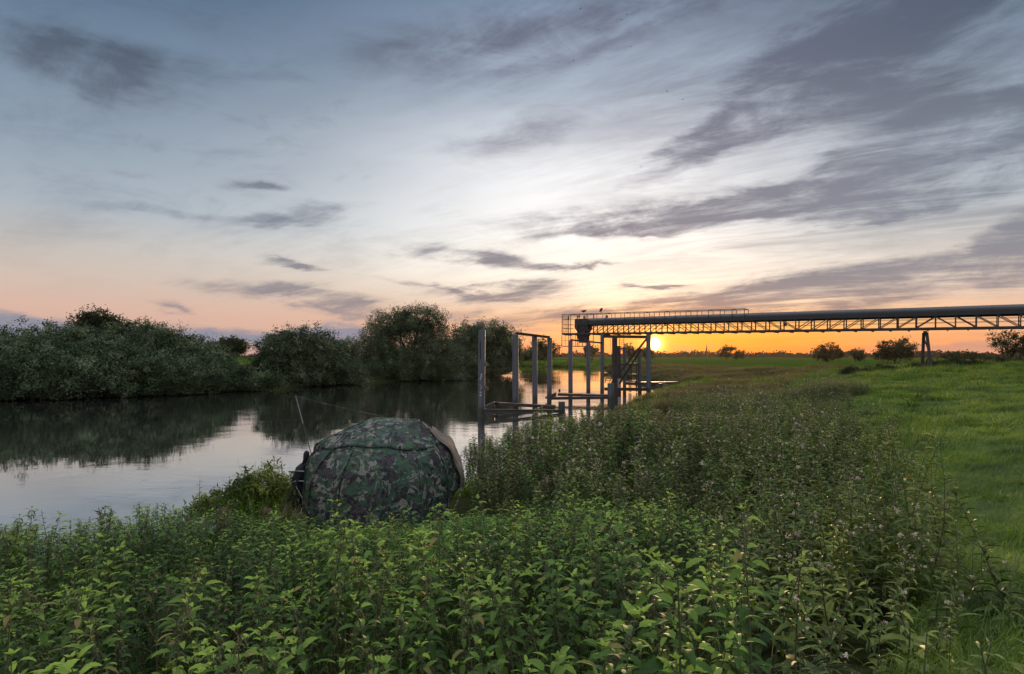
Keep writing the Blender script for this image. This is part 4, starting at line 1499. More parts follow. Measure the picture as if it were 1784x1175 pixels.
def shelter():
    T, B = (-2.24, 9.35, 2.585), (-1.56, 9.40, 2.545)
    mid = lambda f: tuple(T[i] + (B[i] - T[i]) * f for i in range(3))
    ribs = [
        [T, (-2.78, 9.60, 2.36), (-3.26, 9.66, 2.13), (-3.36, 9.66, 1.98), (-3.39, 9.66, 1.50), (-3.41, 9.66, 0.98)],
        [T, (-2.74, 9.12, 2.37), (-3.10, 8.96, 2.10), (-3.20, 8.90, 1.90), (-3.25, 8.88, 1.45), (-3.26, 8.86, 0.98)],
        [T, (-2.62, 8.88, 2.30), (-2.86, 8.55, 2.00), (-2.97, 8.44, 1.74), (-3.02, 8.38, 1.35), (-3.03, 8.36, 0.96)],
        [mid(.15), (-2.35, 8.78, 2.30), (-2.45, 8.38, 1.98), (-2.50, 8.22, 1.68), (-2.52, 8.12, 1.30), (-2.52, 8.06, 0.95)],
        [mid(.5), (-1.92, 8.80, 2.27), (-1.89, 8.44, 1.95), (-1.88, 8.28, 1.65), (-1.88, 8.18, 1.30), (-1.88, 8.12, 0.95)],
        [mid(.85), (-1.56, 8.92, 2.22), (-1.42, 8.64, 1.93), (-1.36, 8.52, 1.68), (-1.33, 8.44, 1.35), (-1.32, 8.40, 0.96)],
        [B, (-1.32, 9.16, 2.24), (-1.12, 9.02, 2.00), (-1.03, 8.96, 1.76), (-1.00, 8.92, 1.40), (-1.01, 8.88, 1.02)],
        [B, (-1.27, 9.42, 2.27), (-1.06, 9.42, 2.10), (-0.92, 9.40, 1.86), (-0.84, 9.38, 1.68), (-0.80, 9.33, 1.50)],
        [B, (-1.30, 9.85, 2.30), (-1.12, 10.02, 2.16), (-1.00, 10.08, 1.95), (-0.94, 10.1, 1.76), (-0.90, 10.1, 1.60)],
    ]
    org = Vector((-2.05, 9.2, 1.0))
    root = thing('fishing_shelter', 'domed camouflage fishing shelter pitched on the river bank among nettles', 'fishing shelter', tuple(org))
    NV, NU = 22, 8
    curves = [catmull(r_, NV) for r_ in ribs]
    cen = Vector((-2.05, 9.6, 1.2))
    rows = []
    for i in range(len(ribs) - 1):
        for u in range(NU):
            f = u / NU
            row = []
            for v in range(NV + 1):
                a, b = curves[i][v], curves[i + 1][v]
                p = a.lerp(b, f)
                # cloth is drawn in a little between the ribs, with slack near the hem
                w = (a - b).length
                sag = 4 * f * (1 - f) * w * 0.14 * math.sin(min(1, v / NV * 1.3) * PI * 0.62)
                inward = (cen - p)
                inward.z *= 0.6
                p = p + inward.normalized() * sag
                row.append(p - org)
            rows.append(row)
    rows.append([p - org for p in curves[-1]])
    vs_ = [p for r_ in rows for p in r_]
    m_ = NV + 1
    fs = []
    for i in range(len(rows) - 1):
        for v in range(NV):
            fs.append((i * m_ + v, i * m_ + v + 1, (i + 1) * m_ + v + 1, (i + 1) * m_ + v))
    mb = MB()
    mb.add(vs_, fs)
    can = mb.build('canopy', M['camo'], root, True)
    md = can.modifiers.new('cloth', 'SOLIDIFY')
    md.thickness = 0.006
    for i, c in enumerate(curves):
        q = MB()
        pts = [p - org + (p - cen).normalized() * 0.006 for p in c]
        q.tube(pts, 0.011, 6)
        q.build('seam', M['camo'], can)
    # the upper cap lies over the lower panels with a dark bound edge
    cv, edge = [], []
    NC = 9
    for ri, r_ in enumerate(rows):
        f = ri / (len(rows) - 1)
        cut = np.interp(f, [0, 0.12, 0.3, 0.5, 0.75, 1.0], [9.0, 8.0, 5.6, 5.4, 6.0, 7.5])
        for v in range(NC + 1):
            t = cut * v / NC
            k = min(int(t), NV - 1)
            p = r_[k].lerp(r_[k + 1], t - k) + org
            cv.append(p + (p - cen).normalized() * (0.007 + 0.005 * v / NC) - org)
        edge.append(cv[-1])
    m2 = NC + 1
    q = MB()
    q.add(cv, [(i * m2 + v, i * m2 + v + 1, (i + 1) * m2 + v + 1, (i + 1) * m2 + v) for i in range(len(rows) - 1) for v in range(NC)])
    cp = q.build('top_cap', M['camo'], root, True)
    md = cp.modifiers.new('cloth', 'SOLIDIFY')
    md.thickness = 0.005
    q = MB()
    q.tube(edge, 0.006, 6)
    q.build('cap_edge', M['black'], cp)
    # flap on the sunset side, its backlit glow painted as pale tan colour
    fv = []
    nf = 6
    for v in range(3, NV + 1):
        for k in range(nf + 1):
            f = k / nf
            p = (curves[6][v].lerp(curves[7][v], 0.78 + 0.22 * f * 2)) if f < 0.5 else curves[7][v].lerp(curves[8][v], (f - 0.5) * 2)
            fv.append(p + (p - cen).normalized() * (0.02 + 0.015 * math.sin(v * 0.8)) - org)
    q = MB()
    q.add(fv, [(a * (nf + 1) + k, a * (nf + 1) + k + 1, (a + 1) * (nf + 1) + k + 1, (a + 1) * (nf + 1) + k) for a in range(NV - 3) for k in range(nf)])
    fl = q.build('backlit_flap', M['backlit_cloth'], root, True)
    tag(fl, 'side flap of the shelter painted pale to look backlit')
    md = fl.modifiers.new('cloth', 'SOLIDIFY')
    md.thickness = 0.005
    # storm pole, brim edge, pegs, hub cap and the small red patch
    q = MB()
    q.tube([Vector(p) - org for p in catmull([c[-1] for c in curves], 60)], 0.016, 6)
    q.build('hem', M['camo'], can)
    q = MB()
    q.tube([Vector((-1.95, 9.6, 0.98)) - org, Vector((-1.95, 9.45, 2.5)) - org], 0.014, 8)
    q.build('pole', M['carbon'], root)
    for c in curves[:7]:
        q = MB()
        p = c[-1] - org
        out = Vector((p.x, p.y, 0)).normalized()
        q.tube([p + out * 0.02 + Vector((0, 0, 0.03)), p + out * 0.10 + Vector((0, 0, -0.18))], 0.008, 6)
        q.build('peg', M['carbon'], root)
    c = Vector((-1.68, 8.93, 2.16))
    nrm = (c - cen).normalized()
    a_ = nrm.cross(Vector((0, 0, 1))).normalized()
    b_ = a_.cross(nrm)
    q = MB()
    cc = c - org + nrm * 0.03
    ring = [cc + a_ * (0.035 * math.cos(t)) + b_ * (0.035 * math.sin(t)) for t in np.linspace(0, 2 * PI, 13)[:-1]]
    q.add(ring + [cc + nrm * 0.012], [(i, (i + 1) % 12, 12) for i in range(12)])
    q.build('patch', M['red'], can)


shelter()


def tackle():
    # long black holdall leaning at the shelter's side
    b = Vector((-3.50, 9.35, 1.02))
    root = thing('rod_holdall', 'tall black rod holdall with pale straps leaning on the side of the shelter', 'rod bag', tuple(b))
    q = MB()
    axis = [Vector((-0.03, 0, 0.0)), Vector((-0.04, 0, 0.08)), Vector((-0.03, 0, 0.3)), Vector((-0.01, 0, 0.55)), Vector((0.03, 0, 0.72)), Vector((0.07, 0, 0.80))]
    q.tube(axis, [0.05, 0.085, 0.105, 0.100, 0.085, 0.04], 12)
    bag = q.build('bag_body', M['black'], root, True)
    q = MB()
    q.tube([Vector((0.07, 0, 0.78)), Vector((0.10, 0, 0.86)), Vector((0.12, 0, 0.93)), Vector((0.125, 0, 0.99)), Vector((0.12, 0, 1.02))], [0.03, 0.035, 0.05, 0.045, 0.015], 10)
    q.build('top_pouch', M['black'], root, True)
    for (za, zb, x0, x1) in ((0.66, 0.70, -0.10, 0.12), (0.50, 0.54, -0.12, 0.12)):
        q = MB()
        q.tube([Vector((x0, -0.08, za)), Vector((0.0, -0.125, (za + zb) / 2 + 0.03)), Vector((x1, -0.10, zb))], 0.008, 6)
        q.build('strap', M['strap'], bag)
    q = MB()
    q.tube([Vector((-0.02, -0.11, 0.48)), Vector((0.05, -0.125, 0.36)), Vector((0.12, -0.10, 0.22))], 0.009, 6)
    q.build('strap', M['strap'], bag)
    # rod standing up out of it, with the line running off over the river
    base = Vector(P(542, 790, 9.5))
    tip = Vector(P(515, 690, 10.1))
    root = thing('fishing_rod', 'slim fishing rod propped upright beside the shelter, pale towards its tip', 'fishing rod', tuple(base))
    d = tip - base
    q = MB()
    q.tube([Vector((0.05, 0, -0.75)), Vector((0, 0, 0)), d * 0.5], [0.012, 0.009, 0.006], 8)
    blank = q.build('blank', M['carbon'], root)
    q = MB()
    q.tube([d * 0.5, d], [0.0042, 0.0038], 8)
    q.build('tip_section', M['rodtip'], root)
    for f in (0.25, 0.5, 0.72, 0.88, 1.0):
        q = MB()
        c = d * f
        q.tube([c + Vector((0.02 + 0.014 * math.cos(a), 0, 0.014 * math.sin(a))) for a in np.linspace(0, 2 * PI, 10)], 0.003, 5)
        q.build('line_guide', M['carbon'], blank)
    q = MB()
    e1 = Vector(P(590, 709, 16)) - base
    e2 = Vector(P(668, 726, 28)) - base
    q.tube([d, d.lerp(e1, 0.5) + Vector((0, 0, -0.01)), e1, e1.lerp(e2, 0.5), e2], 0.0035, 5)
    q.build('fishing_line', M['net'], root)
    # landing net: handle pushed into the bank, triangular frame and mesh
    hb = Vector(P(496, 880, 9.0))
    ht = Vector(P(531, 812, 9.35))
    root = thing('landing_net', 'landing net with dark handle set slantwise in the bank beside the shelter', 'landing net', tuple(hb))
    q = MB()
    q.tube([(hb - ht) * 0.15, ht - hb], 0.016, 8)
    hand = q.build('handle', M['black'], root)
    q = MB()
    q.tube([ht - hb + Vector((-0.04, 0, -0.02)), ht - hb + Vector((0.06, 0, 0.06))], [0.04, 0.03], 8)
    q.build('spreader_block', M['black'], hand)
    a0 = Vector(P(527, 821, 9.3)) - hb
    a1 = Vector(P(503, 822, 9.1)) - hb
    a2 = Vector(P(527, 826, 9.9)) - hb
    for (s, e) in ((a0, a1), (a0, a2), (a1, a2)):
        q = MB()
        q.tube([s, e], 0.010, 6)
        q.build('frame_arm', M['timber'], root)
    q = MB()
    bot = Vector(P(512, 858, 9.35)) - hb
    for k in range(25):
        f = k / 24
        for (s, e) in ((a0, a1), (a1, a2)):
            p = s.lerp(e, f)
            q.tube([p, p.lerp(bot, 0.5) + Vector((0, 0, -0.03)), bot], 0.0014, 4, cap=False)
    for j in range(1, 12):
        g_ = j / 12
        for (s, e) in ((a0, a1), (a1, a2)):
            q.tube([s.lerp(e, f).lerp(bot, g_) for f in np.linspace(0, 1, 6)], 0.0014, 4, cap=False)
    q.build('mesh_bag', M['net'], root)
    # thin bank stick by the water
    p0 = Vector(P(523, 868, 9.4))
    q = MB()
    q.tube([Vector((0, 0, -0.15)), Vector(P(524, 824, 9.4)) - p0], 0.007, 6)
    q.tube([Vector(P(524, 824, 9.4)) - p0 + Vector((-0.04, 0, 0.05)), Vector(P(524, 824, 9.4)) - p0, Vector(P(524, 824, 9.4)) - p0 + Vector((0.04, 0, 0.05))], 0.006, 6)
    o = q.build('bank_stick', M['strap'])
    o.location = p0
    tag(o, 'thin pale bank stick with forked top between net and rod bag', 'bank stick')


tackle()
# ------------------------------------------------------------------ plants
def leaf(mb, base, yaw, pitch, length, width, droop, fold=0.35, teeth=True, n=6, mi=0, tone=0.4, twist=0.0):
    """one bent, folded, toothed leaf"""
    rows = n * 2 if teeth else n
    ca, sa = math.cos(yaw), math.sin(yaw)
    p = Vector(base)
    side = Vector((-sa, ca, 0))
    pit = pitch
    o = []
    step = length / rows
    for i in range(rows + 1):
        s = i / rows
        w = width * (math.sin(PI * min(1, (s ** 0.72))) ** 0.85 if 0 < s < 1 else 0.02)
        if teeth and i % 2 == 1:
            w *= 0.80
        d = Vector((ca * math.cos(pit), sa * math.cos(pit), math.sin(pit)))
        up = side.cross(d) * -1
        if up.z < 0:
            up = -up
        sd_ = side * math.cos(twist) + up * math.sin(twist)
        o += [p + sd_ * w + up * (fold * w), p.copy(), p - sd_ * w + up * (fold * w)]
        p = p + d * step
        pit -= droop / rows
    fs = []
    for i in range(rows):
        a = i * 3
        fs += [(a, a + 1, a + 4, a + 3), (a + 1, a + 2, a + 5, a + 4)]
    mb.add(o, fs, mi, tone)


def tassel(mb, base, yaw, length, rr, mi, drop=1.0):
    p = Vector(base)
    d = Vector((math.cos(yaw) * 0.8, math.sin(yaw) * 0.8, 0.25))
    pts = [p.copy()]
    for k in range(5):
        p = p + d * (length / 5)
        d = d * 0.75 + Vector((rr.uniform(-.25, .25), rr.uniform(-.25, .25), -0.55 * drop))
        d.normalize()
        pts.append(p.copy())
    mb.tube(pts, [0.0012, 0.0020, 0.0025, 0.0024, 0.0020, 0.001], 4, mi, cap=False)
    for q in pts[1:]:
        for _ in range(2):
            e = q + Vector((rr.uniform(-1, 1), rr.uniform(-1, 1), rr.uniform(-1.4, .2))) * 0.012
            mb.tube([q, e], [0.0020, 0.001], 3, mi, cap=False)


def nettle(seed, h, big=1.0, seeding=0.5, brown=False, lite=False):
    """stinging nettle: square stem, crossed pairs of toothed drooping leaves, hanging seed tassels"""
    rr = random.Random(seed)
    st, fo = MB(), MB()
    lean = Vector((rr.uniform(-.12, .12), rr.uniform(-.12, .12), 0))
    bend = Vector((rr.uniform(-.14, .14), rr.uniform(-.14, .14), 0))
    axis = lambda t: Vector((0, 0, h * t)) + lean * (h * t) + bend * (h * t * t)
    st.tube([axis(t) for t in (0, .2, .4, .6, .8, 1.0)], [0.0050, 0.0048, 0.0042, 0.0036, 0.0028, 0.0014], 5)
    yaw0 = rr.uniform(0, 6.28)
    t = 0.16
    i = 0
    while t < 1.0:
        c = axis(t)
        L = big * (0.026 + 0.066 * math.sin(PI * min(1, max(0, (1.06 - t) / 0.95)) ** 0.75)) * rr.uniform(0.85, 1.15)
        if t > 0.93:
            L = max(L, 0.040)
        young = max(0.0, (t - 0.72) / 0.28)
        for k in (0, 1):
            yaw = yaw0 + i * PI / 2 + k * PI + rr.uniform(-.3, .3)
            pit = 0.35 * t + rr.uniform(-.25, .25) + 0.35 * young - (0.55 if t < 0.75 else 0.1) * rr.uniform(0.3, 1)
            pl = 0.35 * L
            e = c + Vector((math.cos(yaw), math.sin(yaw), 0.45)) * pl
            if not lite:
                st.tube([c, e], [0.0014, 0.0010], 3, cap=False)
            leaf(fo, e, yaw, pit, L, L * rr.uniform(0.17, 0.225), rr.uniform(0.7, 1.5), 0.32, not lite, 3 if lite else 5, 0, 0.22 + 0.55 * young + rr.uniform(-.08, .08), rr.uniform(-.35, .35))
            if t > 0.45 and rr.random() < seeding:
                for _ in range(2):
                    tassel(fo, c, yaw + rr.uniform(-.6, .6), rr.uniform(0.035, 0.075), rr, 1)
            if t < 0.8 and t > 0.3 and rr.random() < 0.35 and not lite:   # side shoot
                leaf(fo, c, yaw + 0.8, 0.5, L * 0.5, L * 0.14, 1.2, 0.3, True, 3, 0, 0.5)
        t += (0.052 if t < 0.78 else 0.030) / h * (1.0 + 0.25 * rr.random())
        i += 1
    # little star of leaves at the tip
    for k in range(4):
        leaf(fo, axis(1.0), yaw0 + k * PI / 2 + .4, 0.9, 0.030 * big, 0.008 * big, 0.7, 0.3, False, 3, 0, 0.95)
    mats = [M['nettle_brown'] if brown else M['nettle'], M['tassel']]
    return st.mesh('stem', M['stem']), fo.mesh('foliage', mats)


def thistle(seed, h, heads=14, leafy=1.0):
    """tall branching weed: narrow jagged leaves below, thin wiry branches ending in buds and white seed heads"""
    rr = random.Random(seed)
    st, fo, hd = MB(), MB(), MB()
    lean = Vector((rr.uniform(-.22, .22), rr.uniform(-.22, .22), 0))
    axis = lambda t: Vector((0, 0, h * t)) + lean * (h * t * t)
    st.tube([axis(t) for t in (0, .25, .5, .75, 1.0)], [0.0060, 0.0055, 0.0045, 0.0032, 0.0018], 5)
    t = 0.08
    i = 0
    while t < 0.92:
        L = (0.17 * (1 - t) + 0.05) * rr.uniform(.75, 1.2)
        leaf(fo, axis(t), i * 2.4 + rr.uniform(-.4, .4), rr.uniform(0.1, 0.8), L, L * 0.13, rr.uniform(.5, 1.6), 0.4, True, 4, 0, 0.25 + 0.3 * t + rr.uniform(-.1, .1), rr.uniform(-.5, .5))
        t += 0.055 / h / leafy * rr.uniform(.7, 1.3)
        i += 1

    def head(p):
        k = rr.random()
        if k < 0.24:     # open tuft of white fluff
            r0 = rr.uniform(0.010, 0.019)
            n = 18
            for j in range(n):
                d = Vector((rr.gauss(0, 1), rr.gauss(0, 1), rr.gauss(0.5, 0.8))).normalized()
                s = d.orthogonal().normalized() * 0.0045
                e = p + d * r0 * rr.uniform(.8, 1.3)
                s2 = d.cross(s)
                hd.add([p, e + s, e + s2 * 0.8, e - s], [(0, 1, 2), (0, 2, 3)], 0)
        else:
            hd.tube([p - Vector((0, 0, 0.006)), p, p + Vector((0, 0, 0.008)), p + Vector((0, 0, 0.013))], [0.003, 0.0075, 0.0066, 0.003], 5, 1)

    for b in range(heads // 2):
        t0 = rr.uniform(0.52, 0.97)
        yaw = rr.uniform(0, 6.28)
        p = axis(t0)
        L = rr.uniform(0.10, 0.30) * (1.25 - 0.6 * t0)
        d = Vector((math.cos(yaw) * 0.75, math.sin(yaw) * 0.75, 0.8)).normalized()
        m1 = p + d * L * 0.5
        e = m1 + (d + Vector((0, 0, 0.6))).normalized() * L * 0.55
        st.tube([p, m1, e], [0.0024, 0.0019, 0.0013], 4, cap=False)
        leaf(fo, m1, yaw + 1, 0.5, 0.045, 0.006, 1.0, 0.3, False, 3, 0, 0.5)
        head(e)
        for _ in range(rr.randint(1, 3)):
            e2 = m1 + Vector((rr.uniform(-.5, .5), rr.uniform(-.5, .5), 1)).normalized() * L * rr.uniform(.3, .7)
            st.tube([m1, e2], [0.0015, 0.0011], 3, cap=False)
            head(e2)
    return st.mesh('stem', M['stem']), fo.mesh('foliage', M['thistle']), hd.mesh('thistle_heads', [M['fluff'], M['bud']])  # heads mesh: seed tufts and buds, many loose pieces together


def grass_patch(seed, rad, n, l0, l1, mat, w=0.0035, lay=(0.5, 0.15), lean=0.6, nseg=4):
    rr = np.random.default_rng(seed)
    a = rr.random(n) * 6.283
    r = rad * np.sqrt(rr.random(n))
    base = np.stack([r * np.cos(a), r * np.sin(a), np.full(n, -0.02)], -1)
    L = l0 + (l1 - l0) * rr.random(n)
    yaw = rr.random(n) * 6.283
    d = np.stack([np.cos(yaw), np.sin(yaw), np.zeros(n)], -1) * 0.7 + np.array([lay[0], lay[1], 0])
    d /= np.linalg.norm(d, axis=1)[:, None]
    side = np.stack([-d[:, 1], d[:, 0], np.zeros(n)], -1)
    le = lean * (0.5 + rr.random(n))
    rows = []
    for k in range(nseg + 1):
        t = k / nseg
        out = le * t ** 1.7
        up = np.sqrt(np.maximum(0.02, 1 - np.minimum(out, .97) ** 2)) * t
        p = base + d * (L * out)[:, None] * 0.9 + np.array([0, 0, 1]) * (L * up * (1 - 0.35 * le * t))[:, None]
        wd = w * (1 - t ** 1.5 * 0.94) * (0.7 + 0.6 * rr.random(n))
        rows.append(p + side * wd[:, None])
        rows.append(p - side * wd[:, None])
    V = np.stack(rows, 1)
    m_ = V.shape[1]
    idx = np.arange(n)[:, None] * m_
    Q = np.concatenate([idx + np.array([[2 * k, 2 * k + 1, 2 * k + 3, 2 * k + 2]]) for k in range(nseg)], 0)
    tone = np.clip(np.repeat(rr.normal(0.35, 0.13, n), m_), 0, 1)
    return np_mesh('grass_patch', V.reshape(-1, 3), Q, mat, tone)


def joined(meshes):
    """one mesh holding several (for massed plants)"""
    bm = bmesh.new()
    out = bpy.data.meshes.new('plant_mass')
    mats = []
    Vs, Fs, MI, T = [], [], [], []
    o = 0
    for me in meshes:
        n = len(me.vertices)
        co = np.empty(n * 3, np.float32)
        me.vertices.foreach_get('co', co)
        tn = np.empty(n, np.float32)
        me.attributes['tone'].data.foreach_get('value', tn)
        sl = []
        for m_ in me.materials:
            if m_ not in mats:
                mats.append(m_)
            sl.append(mats.index(m_))
        for p in me.polygons:
            Fs.append(tuple(i + o for i in p.vertices))
            MI.append(sl[p.material_index])
        Vs.append(co.reshape(-1, 3))
        T.append(tn)
        o += n
    bm.free()
    V = np.concatenate(Vs)
    out.from_pydata([tuple(v) for v in V], [], Fs)
    for m_ in mats:
        out.materials.append(m_)
    out.polygons.foreach_set('material_index', MI)
    at = out.attributes.new('tone', 'FLOAT', 'POINT')
    at.data.foreach_set('value', np.concatenate(T))
    out.update()
    return out


def scatter(name, protos, pos, rot, scl, rng):
    """one object made of many copies of a few plants (for plants nobody could count)"""
    n = len(pos)
    me = bpy.data.meshes.new(name)
    me.vertices.add(n)
    me.vertices.foreach_set('co', np.asarray(pos, np.float32).ravel())
    a = me.attributes.new('turn', 'FLOAT_VECTOR', 'POINT')
    a.data.foreach_set('vector', np.asarray(rot, np.float32).ravel())
    a = me.attributes.new('size', 'FLOAT_VECTOR', 'POINT')
    sc_ = np.asarray(scl, np.float32)
    if sc_.ndim == 1:
        sc_ = np.repeat(sc_[:, None], 3, 1)
    a.data.foreach_set('vector', np.ascontiguousarray(sc_).ravel())
    a = me.attributes.new('pick', 'INT', 'POINT')
    a.data.foreach_set('value', rng.integers(0, len(protos), n).astype(np.int32))
    o = link(name, me)
    ng = bpy.data.node_groups.new(name + '_plants', 'GeometryNodeTree')
    ng.interface.new_socket('Geometry', in_out='INPUT', socket_type='NodeSocketGeometry')
    ng.interface.new_socket('Geometry', in_out='OUTPUT', socket_type='NodeSocketGeometry')
    N, Lk = ng.nodes, ng.links
    gi, go = N.new('NodeGroupInput'), N.new('NodeGroupOutput')
    join = N.new('GeometryNodeJoinGeometry')
    src = bpy.data.collections.new(name + '_source')
    for i, pm in enumerate(protos):
        po = bpy.data.objects.new('%s_source_%02d' % (name, i), pm)
        src.objects.link(po)
    ci = N.new('GeometryNodeCollectionInfo')
    ci.inputs['Collection'].default_value = src
    ci.inputs['Separate Children'].default_value = True
    ci.inputs['Reset Children'].default_value = True
    ip = N.new('GeometryNodeInstanceOnPoints')
    ip.inputs['Pick Instance'].default_value = True

    def named(nm, ty):
        q = N.new('GeometryNodeInputNamedAttribute')
        q.data_type = ty
        q.inputs['Name'].default_value = nm
        return q.outputs['Attribute']
    Lk.new(gi.outputs[0], ip.inputs['Points'])
    Lk.new(ci.outputs[0], ip.inputs['Instance'])
    Lk.new(named('pick', 'INT'), ip.inputs['Instance Index'])
    er = N.new('FunctionNodeEulerToRotation')
    Lk.new(named('turn', 'FLOAT_VECTOR'), er.inputs[0])
    Lk.new(er.outputs[0], ip.inputs['Rotation'])
    Lk.new(named('size', 'FLOAT_VECTOR'), ip.inputs['Scale'])
    Lk.new(ip.outputs[0], go.inputs[0])
    md = o.modifiers.new('plants', 'NODES')
    md.node_group = ng
    tag(o, kind='stuff')
    return o


def spots(n, x0, x1, y0, y1, test, rng, near_bias=False):
    """random ground points inside a region"""
    x = rng.uniform(x0, x1, n)
    y = rng.uniform(y0, y1, n)
    k = test(x, y)
    x, y = x[k], y[k]
    return x, y, land(x, y)


def in_frame(x, y, m=1.2, extra=0.0):
    return (np.abs(x) < 0.92 * y * m + 0.5 + extra) & (y > 0.2)


def tent_clear(x, y):
    e = ((x + 2.05) / 1.45) ** 2 + ((y - 9.2) / 1.2) ** 2
    return e > 1.0


def front_bed(x, y):
    """nettles before the shelter"""
    sd = river_sd(x, y)
    lim = np.interp(y, [0, 2, 4, 6, 8, 9.5], [0.35, 0.95, 1.5, 2.3, 2.4, -0.6]) + 0.2 * wob(x, y, 1.5)
    cover = ((x + 0.75) / 0.85) ** 2 + ((y - 8.1) / 0.85) ** 2 < 1.0
    gap = (y > 7.5) & (x > -0.9)
    return (x < lim) & (sd > 0.35) & (y < 10.2) & tent_clear(x, y) & ~cover & ~gap & (~((y > 8.3) & (x > -3.3))) & in_frame(x, y)


def back_bed(x, y):
    """tall seeding nettles beyond, up to the water by the piles"""
    sd = river_sd(x, y)
    lo = np.interp(y, [7.6, 8.6, 10, 11, 12, 14, 17], [0.1, -0.55, -0.62, -0.9, -1.1, -0.8, 0.3]) + 0.15 * wob(x, y, 1.5)
    hi = np.interp(y, [7.6, 10, 13, 16, 20, 24], [2.2, 3.6, 4.9, 6.0, 7.0, 7.5]) + 0.5 * wob(x, y, 2.2)
    return (x > lo) & (x < hi) & (sd > 0.5) & (y > 7.5) & (y < 21) & tent_clear(x, y)


def thistle_bed(x, y):
    sd = river_sd(x, y)
    f = np.interp(y, [0, 2, 4, 6, 8, 9.5], [0.6, 1.1, 1.7, 2.1, 2.3, 2.5])
    b = np.interp(y, [8.6, 10, 13, 16, 20, 24], [2.4, 3.4, 4.8, 5.9, 6.8, 7.3])
    lo = np.where(y < 9, f, b)
    lo = np.where((y > 6.8) & (y < 9.2), np.minimum(lo, 0.6), lo)
    hi = right_edge(y) + 0.35 * wob(x, y, 2.0)
    return (x > lo) & (x < hi) & (sd > 1.2) & (y > 1.9) & (y < 29) & in_frame(x, y)


def min_dist(x, y, d, order):
    """thin points so that none stand closer than d"""
    keep = []
    grid = {}
    for i in order:
        c = (int(x[i] // d), int(y[i] // d))
        ok = True
        for a in (-1, 0, 1):
            for b in (-1, 0, 1):
                for j in grid.get((c[0] + a, c[1] + b), ()):
                    if (x[i] - x[j]) ** 2 + (y[i] - y[j]) ** 2 < d * d:
                        ok = False
                        break
                if not ok:
                    break
            if not ok:
                break
        if ok:
            keep.append(i)
            grid.setdefault(c, []).append(i)
    return np.array(keep, int)


